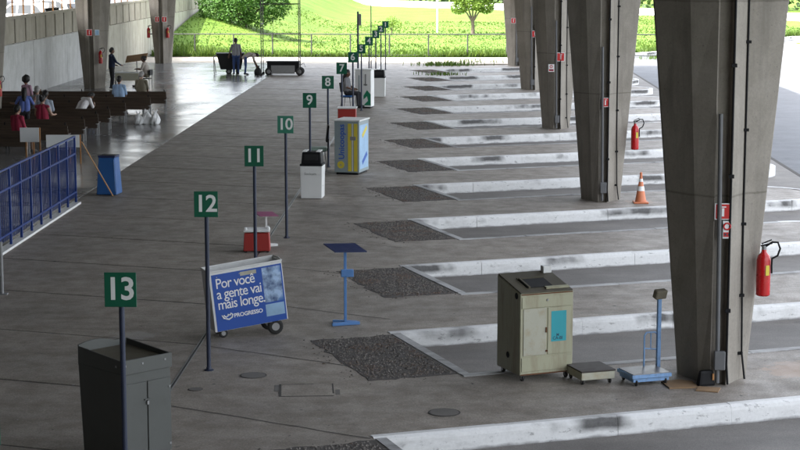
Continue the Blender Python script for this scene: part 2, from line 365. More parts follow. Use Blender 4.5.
UPR = (math.pi/2, 0, 0)     # text standing upright, read from -Y

# ------------------------------------------------------------------ the setting
def struct(o, label, cat): return tag(o, label, cat, kind='structure')
A21 = R(21); U = Vector((math.cos(A21), math.sin(A21))); NN = Vector((-math.sin(A21), math.cos(A21)))
LANE_Z, KW, LW, PER, FL = -.25, .16, 2.95, 6.25, 11.2
FW_ = PER*math.cos(A21)-LW; OU = PER*math.sin(A21)
K0, K1 = -1, 11
def Pk(k): return Vector((-.75, 27.7+PER*k))
def loc2(k, u, n): p = Pk(k)+U*u+NN*n; return (p.x, p.y)
# far ground to the horizon
struct(MB().box((0, 500, -.9), (3000, 3000, .4)).build('ground', M['grass']), 'wide flat ground reaching to the horizon', 'ground')
struct(MB().span((-3.7, -15, -.6), (10, 104, LANE_Z)).build('bus_lane', M['lane']), 'dark asphalt of the slanted bus lanes', 'lane')
road = struct(MB().span((10, -30, -.6), (130, 210, LANE_Z)).build('road', M['road']), 'blue grey asphalt road beyond the bus lanes', 'road')
MB().span((9.88, -15, -.3), (10.0, 104, LANE_Z+.004)).build('gutter', M['joint'], road)
# platform with its slanted fingers
poly = [(-3.77, -15), (11, -15), loc2(K0, 11, -LW-KW)]
for k in range(K0, K1+1):
    poly += [loc2(k, -KW, -LW-KW), loc2(k, -KW, KW)]
    r0 = FW_/2; rr = r0-KW
    for i in range(13):
        a = -math.pi/2+math.pi*i/12; poly.append(loc2(k, FL-r0+rr*math.cos(a), r0+rr*math.sin(a)))
poly += [loc2(K1, OU-KW, FW_-KW), (.1, 101.8), (-3.77, 101.8)]
plat = struct(MB().prism(poly, -.5, 0).build('platform', M['platform']), 'worn grey concrete platform with slanted fingers', 'platform')
# slabs left of the drain, each a piece of its own with open joints
MB().span((-9.1, -15, -.5), (-3.83, 102.2, -.006)).build('slab_bed', M['joint'], plat)
SL = math.tan(R(-18)); xa, xb = -9.1, -3.832
for j in range(-8, 29):
    y0 = 20.5+3.15*j; g_ = .028
    def yy(x, y): return min(102.2, max(-15, y+(x+3.83)*SL))
    ya0, yb0, ya1, yb1 = yy(xa, y0+g_), yy(xb, y0+g_), yy(xa, y0+3.15-g_), yy(xb, y0+3.15-g_)
    if ya1-ya0 < .05 and yb1-yb0 < .05: continue
    dz = rnd.uniform(-.0025, .0025)
    MB().prism([(xa, ya0), (xb, yb0), (xb, yb1), (xa, ya1)], -.006, dz+.001).build('slab', M['platform'], plat)
# drain along the slabs: dark slot with pale steel edges
MB().span((-3.83, -15, -.05), (-3.77, 102, -.03)).build('drain_slot', M['dark'], plat)
for x in (-3.82, -3.78): MB().span((x-.010, -15, -.03), (x+.010, 102, .004)).build('drain_edge', M['steel'], plat)
# joints sawn across the rest of the platform
for j in range(0, 22):
    y0 = 19.3+3.7*j; y1 = y0-1.6; m_ = MB(); n_ = 9; wv = []
    for i in range(n_+1):
        t = i/n_; wv.append((-3.7+2.75*t, y0+(y1-y0)*t+rnd.uniform(-.02, .02)))
    for (x0, q0), (x1, q1) in zip(wv[:-1], wv[1:]):
        m_.add([(x0, q0-.013, .004), (x1, q1-.013, .004), (x1, q1+.013, .004), (x0, q0+.013, .004)], [(0, 1, 2, 3)])
    m_.build('joint', M['joint'], plat)
# kerbs: one per finger, built of stones
def stones(kerb, k, u0, u1, n0, n1, m, along_u=True, zt=.012):
    a, b = (u0, u1) if along_u else (n0, n1); cnt = max(1, round((b-a)/1.6)); st = (b-a)/cnt
    for i in range(cnt):
        p, q = a+st*i+.0015, a+st*(i+1)-.0015; z = zt+rnd.uniform(-.004, .004); o_ = rnd.uniform(-.006, .006)
        quad = [(p, n0+o_), (q, n0+o_), (q, n1), (p, n1)] if along_u else [(u0, p), (u1, p), (u1, q), (u0, q)]
        if along_u and n0 == 0:       # lane-side stones: rounded, slightly battered edge
            cs = [(n0+o_, LANE_Z-.1), (n0+o_, LANE_Z), (n0+.012+o_, -.065), (n0+.025+o_, -.02), (n0+.06, z), (n1, z), (n1, LANE_Z-.1)]; nn_ = len(cs)
            vs_ = [(*loc2(k, p, a_), b_) for a_, b_ in cs]+[(*loc2(k, q, a_), b_) for a_, b_ in cs]
            MB().add(vs_, [(i_, (i_+1) % nn_, nn_+(i_+1) % nn_, nn_+i_)[::-1] for i_ in range(nn_)]+[tuple(range(nn_)), tuple(range(2*nn_-1, nn_-1, -1))]).build('kerb_stone', m, kerb)
        else: MB().prism([loc2(k, *x) for x in quad], LANE_Z-.1, z).build('kerb_stone', m, kerb, bevel=.01)
ORD = ['', 'nearest', 'second', 'third', 'fourth', 'fifth', 'sixth', 'seventh', 'eighth', 'ninth', 'tenth', 'eleventh', 'twelfth', 'thirteenth', 'fourteenth']
for k in range(K0, K1+1):
    kb = tag(place('kerb', None), '%s white painted kerb slanting across the bus bays, counted from the front' % ORD[k-K0+1], 'kerb', 'white kerbs of the bus bays', 'structure')
    stones(kb, k, -KW, FL-FW_/2, 0, KW, M['kerb'])
    stones(kb, k, -KW, 0, -LW, 0, M['kerb_thin'], False)
    if k < K1: stones(kb, k, OU-KW, FL-FW_/2, FW_-KW, FW_, M['kerb_thin'])
    mb = MB(); r0 = FW_/2
    out = [loc2(k, FL-r0+r0*math.cos(-math.pi/2+math.pi*i/14), r0+r0*math.sin(-math.pi/2+math.pi*i/14)) for i in range(15)]
    inn = [loc2(k, FL-r0+(r0-KW)*math.cos(-math.pi/2+math.pi*i/14), r0+(r0-KW)*math.sin(-math.pi/2+math.pi*i/14)) for i in range(15)]
    MB().prism(out+inn[::-1], LANE_Z-.1, .012).build('kerb_nose', M['kerb'], kb)
# gravel beds at the heads of the lanes
mb = MB(); gr = random.Random(3)
def bed_edge(seed):
    q = random.Random(seed); pts = []
    for (a, b), (c, d), n in (((-1.5, -2.9), (-.17, -2.9), 7), ((-.17, -2.9), (-.17, -.06), 1), ((-.17, -.06), (-1.5, -.06), 7), ((-1.5, -.06), (-1.5, -2.9), 14)):
        for i in range(n): t = i/n; jit = .05 if n > 1 and 0 < i else 0; pts.append((a+(c-a)*t+q.uniform(-jit, jit), b+(d-b)*t+q.uniform(-jit, jit)))
    return pts
def bed_mesh(seed):
    mb = MB(); gr = random.Random(seed)
    for i in range(2600):
        spill = gr.random() < .07
        u, n = (gr.uniform(-1.8, -.2), gr.uniform(-3.1, .05)) if spill else (gr.uniform(-1.47, -.2), gr.uniform(-2.85, -.1)); u = min(u, -.19); s_ = gr.uniform(.009, .024); q = gr.uniform(0, 6.3); c = gr.uniform(.3, .8)
        vs_ = [(u+s_*math.cos(q+a)*gr.uniform(.7, 1.2), n+s_*math.sin(q+a)*gr.uniform(.7, 1.2), .003) for a in (0, 1.57, 3.14, 4.71)]+[(u, n, .006+s_*c)]
        mb.add(vs_, [(0, 1, 4), (1, 2, 4), (2, 3, 4), (3, 0, 4)])
    mb.cur = 1; mb.prism(bed_edge(seed), -.01, .0045)
    return mb
def m_gravel():
    m, nt, b, L = new_mat('loose gravel'); ge = N(nt, 'ShaderNodeNewGeometry'); P = ge.outputs['Position']
    c = mix(nt, ge.outputs['Random Per Island'], (.05, .045, .04), (.24, .215, .19)); g = noise(nt, P, 1.6, 4, .6)
    c = mix(nt, mix(nt, 1., ramp(nt, g, .5, .66), (.6,)*3, 'MULTIPLY'), c, (.16, .09, .055))
    L(c, b.inputs['Base Color']); b.inputs['Roughness'].default_value = .95; return m
gmat = m_gravel(); gbase = pm('gravel bed soil', (.075, .066, .058), .95, .45, 20, .5); gmes = [bed_mesh(q).mesh('gravel_bed', [gmat, gbase]) for q in (3, 4, 5)]
for k in range(K0, K1+1):
    o = place('gravel_bed', gmes[k % 3], None, (*Pk(k), 0), (0, 0, A21)); o['kind'] = 'stuff'
    tag(o, '%s bed of loose dark gravel at the head of a bus bay, counted from the front' % ORD[k-K0+1], 'gravel', 'gravel beds at the bay heads')
# covers let into the platform
def cover_round(x, y, r, label, m):
    c = thing('manhole_cover', label, 'manhole', (x, y, 0), 0, 'covers in the platform')
    MB().lathe([(r, -.02), (r, .006)], n=24).build('rim', M['joint'], c); MB().lathe([(r*.9, 0), (r*.9, .008)], n=24).build('lid', m, c)
cover_round(-2.75, 24.75, .19, 'small round iron cover on the platform beside the rectangular hatch', M['iron'])
cover_round(-.05, 22.72, .21, 'dark round cover near the front kerb', M['iron'])
cover_round(-3.45, 23.9, .10, 'tiny round cap on the platform near the grey cabinet', M['iron'])
h = thing('hatch', 'rectangular concrete hatch with dark joints set in the platform', 'hatch', (-1.93, 23.9, 0), R(5))
for a, b in (((-.36, -.355), (.36, -.335)), ((-.34, .335), (.1, .355)), ((-.375, -.355), (-.345, .355)), ((.35, -.2), (.37, .355))): MB().span((*a, 0), (*b, .004)).build('joint', M['joint'], h)
for a, b in (((-.44, -.06), (-.38, .30)), ((.39, -.28), (.45, .0))): MB().span((*a, 0), (*b, .0035)).build('patch', M['iron'], h)
MB().span((-.343, -.333, -.02), (.348, .333, .003)).build('lid', M['platform'], h)
# hall floor
struct(MB().span((-18.4, -15, -.5), (-9.1, 102.2, .015)).build('hall_floor', M['hall']), 'shiny pale floor of the waiting hall', 'floor')
struct(MB().span((-18.4, 102.2, -.5), (9.86, 108.9, -.012)).build('pavement', M['pave']), 'sunlit pale pavement strip past the platform end', 'pavement')
# lawn with a bank on the left
def sstep(t): t = max(0, min(1, t)); return t*t*(3-2*t)
def y_edge(x):
    pts = [(-400, 108.9), (8, 108.9), (14, 117), (20, 128), (26, 139), (40, 147), (400, 300)]
    for (a, b), (c, d) in zip(pts[:-1], pts[1:]):
        if a <= x <= c: return b+(d-b)*(x-a)/(c-a)
def lawn_z(x, y):
    hgt = .25+2.15*sstep((y-104)/34) if y < 138 else 2.4
    z = hgt*sstep((-9.5-x)/8.5)*sstep((y-107.5)/10)
    return z + .02*math.sin(x*.7)*math.sin(y*.31) + .02
xs = [-18.15+i*1.2 for i in range(50)]+[42+i*8 for i in range(18)]; ts = [(i/60)**2 for i in range(61)]; mb = MB(); vs_ = []; fs_ = []
for x in xs:
    e = y_edge(x)
    for t in ts: y = e+(430-e)*t; vs_.append((x, y, lawn_z(x, y)))
nt_ = len(ts)
for i in range(len(xs)-1):
    for j in range(nt_-1): fs_.append((i*nt_+j, (i+1)*nt_+j, (i+1)*nt_+j+1, i*nt_+j+1))
lawn = struct(mb.add(vs_, fs_).build('lawn', M['grass'], smooth=True), 'bright sunlit lawn beyond the fence', 'lawn')
# lawn edge kerb along the road
mb = MB(); pts = [(8+i*.5, y_edge(8+i*.5)) for i in range(0, 100)]
for (x0, y0), (x1, y1) in zip(pts[:-1], pts[1:]): mb.prism([(x0+.1, y0-.25), (x1+.1, y1-.25), (x1, y1), (x0, y0)], -.3, .03)
struct(mb.build('lawn_kerb', M['kerb']), 'pale kerb edging the lawn along the road', 'kerb')
# unseen canopy over the station; edges and heights shaped for the light under it
roof = struct(MB().span((-9.5, -30, 10.0), (7.8, 100.9, 10.5)).build('canopy_roof', M['ceil']), 'flat concrete canopy carried by the pillars', 'roof')
MB().span((-22.4, -30, 6.3), (-9.5, 102.9, 6.8)).build('hall_roof', M['ceil'], roof); MB().span((-9.7, -30, 6.8), (-9.5, 100.9, 10.0)).build('roof_step', M['ceil'], roof)  # hall part set low and step closed to cut light from the left
# unseen block added behind the viewpoint to dim the near platform
struct(MB().span((-18.0, -12, -.5), (7.8, -4, 9.95)).build('rear_light_block', M['ceil']), 'plain concrete block added unseen behind the viewpoint to cut light', 'building')
struct(MB().span((-30, -12, -.5), (-18.76, 60, 6.8)).build('left_light_block', M['ceil']), 'plain unseen block added left of the hall to shut out light', 'building')  # added to close the left side so left-facing surfaces stay dark
# upper street on the left
struct(MB().span((-140, 60.02, -.4), (-18.75, 260, 2.2)).build('upper_street', M['road']), 'raised street above the retaining wall', 'street')

# ------------------------------------------------------------------ retaining wall with parapet
rw = thing('retaining_wall', 'long grey retaining wall with panelled parapet left of the hall', 'wall', (-18.4, 0, 0))
MB().span((-.35, 20, -.4), (.1, 93.2, 2.3)).build('wall_base', M['wallconc'], rw)
MB().span((-.35, 93.2, -.4), (.095, 175, 2.3)).build('stained_wall', M['wallstain'], rw)
for j, y in enumerate((52, 61, 70, 79, 86)): MB().span((.1, y, 0), (.103, y+.02, 2.28)).build('wall_seam', M['joint'], rw)
pan = MB().span((-.1, -.86, 0), (.06, .86, 1.02)).mesh('parapet_panel', M['panelconc'], bevel=.02)
pst = MB().span((-.08, -.1, 0), (.0, .1, 1.05)).mesh('parapet_post', M['joint'])
rlp = MB().box((0, 0, .85), (.06, .05, 1.7)).mesh('railing_post', M['frameorange'])
for j in range(68):
    y = 39.8+1.95*j
    place('parapet_panel', pan, rw, (0, y, 2.32))
    place('parapet_post', pst, rw, (0, y+.975, 2.3)); place('railing_post', rlp, rw, (-.02, y+.975, 3.4))
MB().span((-.14, 38.8, 3.34), (.1, 172, 3.46)).build('coping', M['panelconc'], rw)
MB().tube([(-.02, 38.8, 4.4), (-.02, 172, 4.4)], .03, 6).build('hand_rail', M['frameorange'], rw)

# ------------------------------------------------------------------ pillars
def prof(w):
    return [(-w, .10), (-.52*w, -.34), (-.11, -.56), (-.09, -.42), (.08, -.42), (.10, -.56), (.33, -.20), (w, .02), (w, .18), (.33, .40), (.10, .56), (-.11, .56), (-.52*w, .45), (-w, .22)]
ZT = 10.02
def hw(z): return .47+.085*z
pil_me = MB()
zs = [-.05, 1.3, 2.62, 3.94, 5.26, 6.6, 8.3, ZT]
n_ = 14; vs_ = []
for z in zs: vs_ += [(x, y, z) for x, y in prof(hw(z))]
fs_ = [(i*n_+j, i*n_+(j+1) % n_, (i+1)*n_+(j+1) % n_, (i+1)*n_+j) for i in range(len(zs)-1) for j in range(n_)]
pil_me.add(vs_, fs_)
pil_mesh = pil_me.mesh('shaft', M['concrete'], bevel=.012)
pil_low = MB().add([(v[0], v[1], min(v[2], 6.32)) if v[2] > 6.4 else v for v in vs_[:n_*6]], fs_[:n_*5])
pil_low.v = [(v[0], v[1], 6.32 if v[2] > 6 else v[2]) for v in pil_low.v]; pil_low = pil_low.mesh('shaft', M['concrete'], bevel=.012)
def pillar(x, y, label, side=1, detail=True, sc=1.0):
    p = thing('pillar', label, 'pillar', (x, y, 0), 0, 'concrete pillars'); p.scale = (side*sc, 1, 1)
    place('shaft', pil_mesh if x > 0 else pil_low, p)
    if detail:
        MB().tube([(-.02, -.585, .04), (-.065, -.585, 3.75)], .03, 10).build('conduit', M['conduit'], p, smooth=True)
        box('junction_box', (.0, -.615, .36), (.15, .08, .26), M['conduit'], p, .01)
        c = MB().tube([(.12, -.60, .02), (.10, -.585, .3), (.10, -.578, 2.6), (.10, -.575, 5.2), (.10, -.575, 10)], .016, 8)
        for z in (1.05, 2.9, 4.4): c.box((.10, -.58, z), (.07, .05, .05))
        c.build('cable', M['black'], p)
        c = MB().tube([(.40, -.30, .03), (.36, -.24, .4), (.34, -.22, 1.6), (.335, -.22, 2.6), (.335, -.22, 10)], .014, 8)
        for z in (.38, 1.2, 2.2, 3.5, 4.7): c.box((.337, -.22, z), (.08, .045, .04))
        c.build('cable', M['black'], p)
    return p
PX = 3.72
PILY = [24.9, 43.85, 62.8, 81.75, 100.3]
PL = ['huge nearest concrete pillar standing beside the blue scale', 'second concrete pillar from the front, above the orange traffic cone', 'third concrete pillar from the front in the right row',
      'fourth concrete pillar in the right row, half hidden behind the third', 'farthest concrete pillar of the right row by the lawn']
for y, l in zip(PILY, PL): pillar(PX, y, l)
for y, l in zip((62.5, 82, 102), ('concrete pillar cut by the left picture edge beside the benches', 'concrete pillar in the hall behind the standing navy man', 'far hall pillar with two fire extinguishers before the lawn')):
    pillar(-16.25, y, l, -1 if y < 100 else 1, False)

# ------------------------------------------------------------------ numbered bay signs
SY = {14: 13.0, 13: 18.42, 12: 25.06, 11: 31.35, 10: 37.45, 9: 44.0, 8: 50.6, 7: 57.2, 6: 63.75, 5: 69.9, 4: 76.6, 3: 83.6, 2: 89.9, 1: 96.3}
pole_me = MB().tube([(0, 0, 0), (0, 0, 2.56)], .03, 12).mesh('pole', M['poleblue'], smooth=True)
plate_me = MB().box((0, -.045, 2.4), (.335, .012, .365)).mesh('plate', M['signgreen'], bevel=.003)
plate_pale = MB().box((0, -.045, 2.4), (.335, .012, .365)).mesh('plate', M['signgreen_pale'], bevel=.003)
base_me = MB().lathe([(.07, 0), (.07, .012), (.04, .02), (.036, .05)], n=14).mesh('foot', M['poleblue'])
brk_me = MB().box((0, -.033, 2.4), (.07, .02, .2)).mesh('bracket', M['grey'])
NUMW = {1: 'one', 2: 'two', 3: 'three', 4: 'four', 5: 'five', 6: 'six', 7: 'seven', 8: 'eight', 9: 'nine', 10: 'ten', 11: 'eleven', 12: 'twelve', 13: 'thirteen', 14: 'fourteen'}
NEAR = {1: 'farthest of the row of bay signs', 2: 'last but one of the bay sign row', 3: 'rising over the far white bin', 4: 'in line with the very thin tall pole', 5: 'in front of the white and green kiosk', 6: 'over the striped kiosk roof', 7: 'beside the seated person',
        8: 'on a pole behind the office chair', 9: 'on a pole behind the white bin', 10: 'paler than the others on its navy pole', 11: 'on a pole behind the red box', 12: 'on the pole before the advertising cart', 13: 'on the pole before the dark grey cabinet', 14: 'cut off by the left picture edge'}
for n, y in SY.items():
    x = -3.42 if n != 14 else -3.505
    lab = 'green bay sign %s%s' % ('reading '+NUMW[n]+', ' if n < 14 else '', NEAR[n])
    s = thing('bay_sign', lab, 'sign', (x, y, 0), R(rnd.uniform(-3, 3)), 'numbered bay signs')
    place('pole', pole_me, s); place('foot', base_me, s); place('bracket', brk_me, s); place('plate', plate_pale if n == 10 else plate_me, s)
    if n != 14: text('number', str(n), .335, M['white'], s, (0, -.0525, 2.4), UPR, .018, .0008, spacing=.92)

# ------------------------------------------------------------------ cabinets and carts
def wheel(parent, name, c, r, w, axis='x'):
    mt = Euler((0, math.pi/2, 0)).to_matrix() if axis == 'x' else Euler((math.pi/2, 0, 0)).to_matrix()
    ww = MB().lathe([(r*.8, -w/2), (r, -w*.3), (r, w*.3), (r*.8, w/2)], (0, 0, 0), 18, mt).build(name, M['rubber'], parent, loc=c)
    MB().lathe([(r*.5, -w*.56), (r*.5, w*.56)], (0, 0, 0), 14, mt).build('hub', M['steel'], ww)
    return ww
def caster(parent, x, y, r=.04):
    c = place('caster', MB().box((0, 0, r*1.75), (r*.9, r*1.2, .02)).box((-r*.4, 0, r*1.2), (.006, r*.9, r*1.2)).box((r*.4, 0, r*1.2), (.006, r*.9, r*1.2)).mesh('caster', M['steel']), parent, (x, y, 0))
    MB().lathe([(r, -r*.28), (r, r*.28)], (0, 0, r), 14, Euler((0, math.pi/2, 0)).to_matrix()).build('wheel', M['rubber'], c)

# cream cabinet
cb = thing('cabinet', 'rusty cream metal cabinet on casters with a teal notice', 'cabinet', (.99, 24.42, 0), R(24))
W, D, HF, HB = .82, .74, 1.24, 1.40
MB().add([(0, 0, .09), (W, 0, .09), (W, D, .09), (0, D, .09), (0, 0, HF), (W, 0, HF), (W, D, HB), (0, D, HB)], [(0, 3, 2, 1), (0, 1, 5, 4), (1, 2, 6, 5), (2, 3, 7, 6), (3, 0, 4, 7), (4, 5, 6, 7)]).build('body', M['beige'], cb, bevel=.008)
tl = math.atan2(HB-HF, D)
top = MB().box((W/2, D/2, (HF+HB)/2+.012), (W-.015, D*1.01, .016), (tl, 0, 0)).build('top', M['beigetop'], cb, bevel=.004)
MB().box((W*.46, D*.40, HF+.16*.40+.026), (.40, .30, .012), (tl, 0, 0)).build('recess', M['dark'], top)
MB().box((W*.25, D*.40, HF+.16*.40+.036), (.03, .34, .022), (tl, 0, 0)).build('rail', M['beigetop'], top)
MB().box((W*.75, D*.14, HF+.16*.14+.03), (.36, .06, .02), (tl, 0, 0)).build('rail', M['beige'], top)
MB().box((W*.46, D*.63, HF+.16*.63+.036), (.42, .03, .022), (tl, 0, 0)).build('rail', M['beigetop'], top)
box('drawer_front', (W/2, -.006, HF-.12), (W-.04, .012, .16), M['beige'], cb, .004)
MB().box((W/2, -.004, HF-.008), (W-.03, .010, .014)).build('rusty_edge', M['rust'], cb)
MB().box((W/2, -.002, .103), (W-.02, .01, .016)).build('rusty_edge', M['rust'], cb)
box('lock', (W*.5, -.014, HF-.10), (.03, .02, .03), M['steel'], cb, .004)
d1 = box('door', (W*.27, -.006, .70), (W*.43, .012, .66), M['palepanel'], cb, .003)
d2 = box('door', (W*.73, -.006, .70), (W*.43, .012, .66), M['beige'], cb, .003)
box('notice', (W*.72, -.0135, .76), (.235, .002, .43), M['teal'], d2)
text('lettering', 'M', .055, M['ink'], d2, (W*.70, -.0155, .635), UPR, .02, .0005); text('lettering', 'CA-BI', .062, M['ink'], d2, (W*.70, -.0155, .59), UPR, .02, .0005)
box('handle', (W*.478, -.018, .72), (.018, .022, .07), M['rust'], d1); box('handle', (W*.49, -.014, .42), (.03, .02, .025), M['rust'], d2)
box('lower_panel', (W/2, -.006, .245), (W-.04, .012, .2), M['beige'], cb, .004)
for z, y in ((1.2, .12), (.32, .38)): MB().lathe([(.045, -.002), (.045, .004)], (-.002, y, z), 16, Euler((0, -math.pi/2, 0)).to_matrix()).build('vent_hole', M['dark'], cb)
box('top_box', (W-.09, D-.07, HB+.045), (.13, .10, .10), M['whitepaint'], cb, .006)
for x, y in ((.07, .07), (W-.07, .07), (.07, D-.07), (W-.07, D-.07)): caster(cb, x, y, .048)

# grey cabinet in front
gc = thing('cabinet', 'dark grey metal cabinet with open tray top behind sign 13', 'cabinet', (-3.71, 19.86, 0), R(46))
W, D, HF = .72, .88, 1.29
MB().add([(.05, .03, .03), (W-.02, .03, .03), (W-.02, D-.03, .03), (.05, D-.03, .03), (0.012, .02, HF-.15), (W-.012, .02, HF-.15), (W-.012, D-.01, HF-.15), (.012, D-.01, HF-.15)],
         [(0, 3, 2, 1), (0, 1, 5, 4), (1, 2, 6, 5), (2, 3, 7, 6), (3, 0, 4, 7), (4, 5, 6, 7)]).build('body', M['cabgrey'], gc, bevel=.006)
box('head_front', (W/2, .01, HF-.08), (W, .02, .17), M['cabgrey'], gc, .004)
def rim(name, a, b, za, zb, t=.018):
    a, b = Vector(a), Vector(b); d = (b-a).normalized(); nrm = Vector((-d.y, d.x))*t
    MB().prism([tuple(a), tuple(b), tuple(b+nrm), tuple(a+nrm)], [HF-.17]*4, [za, zb, zb, za]).build(name, M['cabgrey'], gc, bevel=.004)
rim('rim', (W, .02), (W, D), HF, HF+.05); rim('rim', (.018, D), (.018, .02), HF+.05, HF)
m_ = MB(); seg = 8
for i in range(seg):
    x0, x1 = .02+(W-.04)*i/seg, .02+(W-.04)*(i+1)/seg; z0 = HF+.05+.05*math.sin(math.pi*min(1, i/seg*1.2+.1)); z1 = HF+.05+.05*math.sin(math.pi*min(1, (i+1)/seg*1.2+.1))
    m_.prism([(x0, D-.02), (x1, D-.02), (x1, D), (x0, D)], [HF-.17]*4, [z0, z1, z1, z0])
m_.build('back_rim', M['cabgrey'], gc)
MB().add([(.02, .02, HF-.05), (W-.02, .02, HF-.05), (W-.02, D-.02, HF-.02), (.02, D-.02, HF-.02)], [(0, 1, 2, 3)]).build('tray', M['beigetop'], gc)
for i, x in enumerate((W*.27, W*.745)):
    d = box('door', (x, .012, .58), (W*.455, .014, .86), M['cabgrey'], gc, .003)
    box('hinge', (x+(-1 if i == 0 else 1)*W*.2, .003, .90), (.025, .01, .025), M['steel'], d); box('hinge', (x+(-1 if i == 0 else 1)*W*.2, .003, .22), (.025, .01, .025), M['steel'], d)
box('padlock', (W*.5, -.004, .76), (.03, .022, .045), M['steel'], gc, .004); box('latch', (W*.5, -.002, .80), (.08, .014, .018), M['cabgrey'], gc)
for x in (.06, .3, .62): box('rivet', (x, -.002, HF-.06), (.022, .006, .022), M['steel'], gc)
MB().box((.0, .1, HF-.07), (.006, .022, .022)).build('rivet', M['steel'], gc)
for x, y in ((.1, .08), (W-.08, .08), (.1, D-.08), (W-.08, D-.08)): MB().box((x, y, .016), (.06, .06, .034)).build('foot', M['rubber'], gc)

# advertising luggage cart
ct = thing('luggage_cart', 'white luggage cart with a blue advertising panel and black wheels', 'cart', (-3.60, 27.2, 0), R(22))
W, D, H0, H1, SH, TI = 1.17, .46, .10, 1.03, -.10, .115
def cp(x, y, z): return (x+SH*(z-H0)/(H1-H0), y, z+TI*x)
def slab(name, a, b, t, m, parent):     # upright board from plan point a to b
    a, b = Vector(a), Vector(b); d = (b-a).normalized(); q = Vector((-d.y, d.x))*t; ps = [a, b, b+q, a+q]
    vs_ = [cp(p.x, p.y, H0) for p in ps]+[cp(p.x, p.y, H1) for p in ps]
    return MB().add(vs_, [(0, 1, 5, 4), (1, 2, 6, 5), (2, 3, 7, 6), (3, 0, 4, 7), (4, 5, 6, 7), (3, 2, 1, 0)]).build(name, m, parent, bevel=.004)
fr = slab('front_panel', (0, 0), (W, 0), .02, M['whitepaint'], ct); slab('side_panel', (W, .021), (W, D-.021), .02, M['whitepaint'], ct)
slab('back_panel', (W, D), (0, D), .02, M['whitepaint'], ct); slab('side_panel', (0, D-.021), (0, .021), .02, M['whitepaint'], ct)
MB().add([cp(.022, .022, .86), cp(W-.022, .022, .86), cp(W-.022, D-.022, .86), cp(.022, D-.022, .86)], [(0, 1, 2, 3)]).build('inside_board', M['cartinside'], ct)
MB().tube([cp(.0, -.0, H1+.012), cp(W, 0, H1+.012), cp(W+.02, D*.5, H1+.012), cp(W, D, H1+.012), cp(0, D, H1+.012), cp(0, 0, H1+.012)], .014, 8).build('top_edge', M['whitepaint'], ct)
def quad_on(name, x0, z0, x1, z1, y, m, parent, cut=0):
    vs_ = [cp(x0, y, z0), cp(x1, y, z0), cp(x1, y, z1), cp(x0, y, z1)]; back = [(a, b+.002, c) for a, b, c in vs_]
    return MB().add(vs_+back, [(0, 1, 2, 3), (1, 5, 6, 2), (3, 2, 6, 7), (0, 3, 7, 4), (0, 4, 5, 1)]).build(name, m, parent)
ps = quad_on('poster', .035, H0+.005, W-.012, H1-.035, -.004, M['posterblue'], fr)
quad_on('poster_picture', W*.715, .42, W*.97, .97, -.006, M['posterpic'], fr)
quad_on('poster_band', W*.715, .2, W*.97, .39, -.006, M['paleblue'], fr)
quad_on('sticker', W*.42, .91, W*.64, .97, -.0065, M['palepanel'], fr)
SHR = math.atan2(SH, H1-H0)
for i, s_ in enumerate(('Por você', 'a gente vai', 'mais longe.')):
    z = .84-.165*i; t = text('lettering', s_, .225, M['white'], fr, (cp(.085, 0, z)[0], -.0066, cp(.085, 0, z)[2]), (math.pi/2, -math.atan(TI), 0), .004, .0006, 'LEFT', .9, .86)
z = .31; t = text('lettering', 'PROGRESSO', .088, M['white'], fr, (cp(.32, 0, z)[0], -.0066, cp(.32, 0, z)[2]), (math.pi/2, -math.atan(TI), 0), .022, .0006, 'LEFT', .95)
# winged emblem left of the name: three swooping white strokes
m_ = MB()
for pts in ([(.13, .44), (.155, .39), (.19, .375)], [(.16, .435), (.19, .40), (.225, .42), (.235, .445)], [(.19, .375), (.235, .36), (.285, .385), (.30, .425), (.275, .45), (.25, .42)]):
    m_.tube([(cp(x, 0, z-.09)[0], -.006, cp(x, 0, z-.09)[2]) for x, z in pts], [.008, .014, .006] if len(pts) == 3 else [.012]*len(pts), 6)
m_.build('emblem', M['white'], fr)
for x in (.12, .48): box('screw', cp(x, -.006, .95), (.016, .006, .016), M['steel'], fr)
wheel(ct, 'wheel', (W-.20, .03, .125), .125, .06, 'y'); wheel(ct, 'wheel', (W-.20, D-.04, .125), .125, .06, 'y')
for y in (.06, D-.06): wheel(ct, 'front_wheel', (.14, y, .07), .07, .04, 'y')
MB().tube([(.14, .06, .15), (.14, .06, .07), (.14, D-.06, .07), (.14, D-.06, .14)], .012, 6).tube([(W-.2, .04, .24), (W-.2, .04, .125), (W-.2, D-.04, .125), (W-.2, D-.04, .24)], .014, 6).build('axle', M['steel'], ct)

# red box with its tilted pink-topped stand behind it
rb = thing('box', 'red box behind the blue advertising cart', 'box', (-3.86, 35.7, 0), R(4))
MB().box((0, 0, .21), (.54, .42, .36), taper=(.92, .92)).build('body', M['red'], rb, bevel=.012)
MB().box((0, 0, .435), (.52, .40, .045)).box((-.22, -.1, .47), (.05, .12, .05)).box((.22, .06, .47), (.05, .12, .05)).build('lid', M['whitepaint'], rb, bevel=.008)
for x, y in ((-.22, -.16), (.22, -.16), (-.22, .16), (.22, .16)): MB().box((x, y, .015), (.05, .05, .03)).build('foot', M['rubber'], rb)
def stand(label, loc, rz, col, topm, h, tw, td, boxy=True, r=.022):
    s = thing('podium_stand', label, 'stand', loc, rz, 'slanted top stands')
    ft = M[col]
    MB().box((0, -.09, .028), (.46, .055, .05), (0, 0, R(12))).box((0, .10, .024), (.40, .055, .042), (0, 0, R(-18))).build('base', ft, s, bevel=.006)
    MB().box((0, 0, h/2+.01), (r*2, r*2, h)).build('post', ft, s, bevel=.004)
    if boxy: MB().box((.03, -.03, h*.70), (.2, .09, .12)).build('ticket_box', ft, s, bevel=.008)
    MB().box((0, 0, h+.012), (.12, .12, .03), (R(5), 0, R(-6))).build('bracket', ft, s)
    MB().box((0, 0, h+.045), (tw, td, .016), (R(7), R(3), R(18))).build('top_plate', topm, s, bevel=.004)
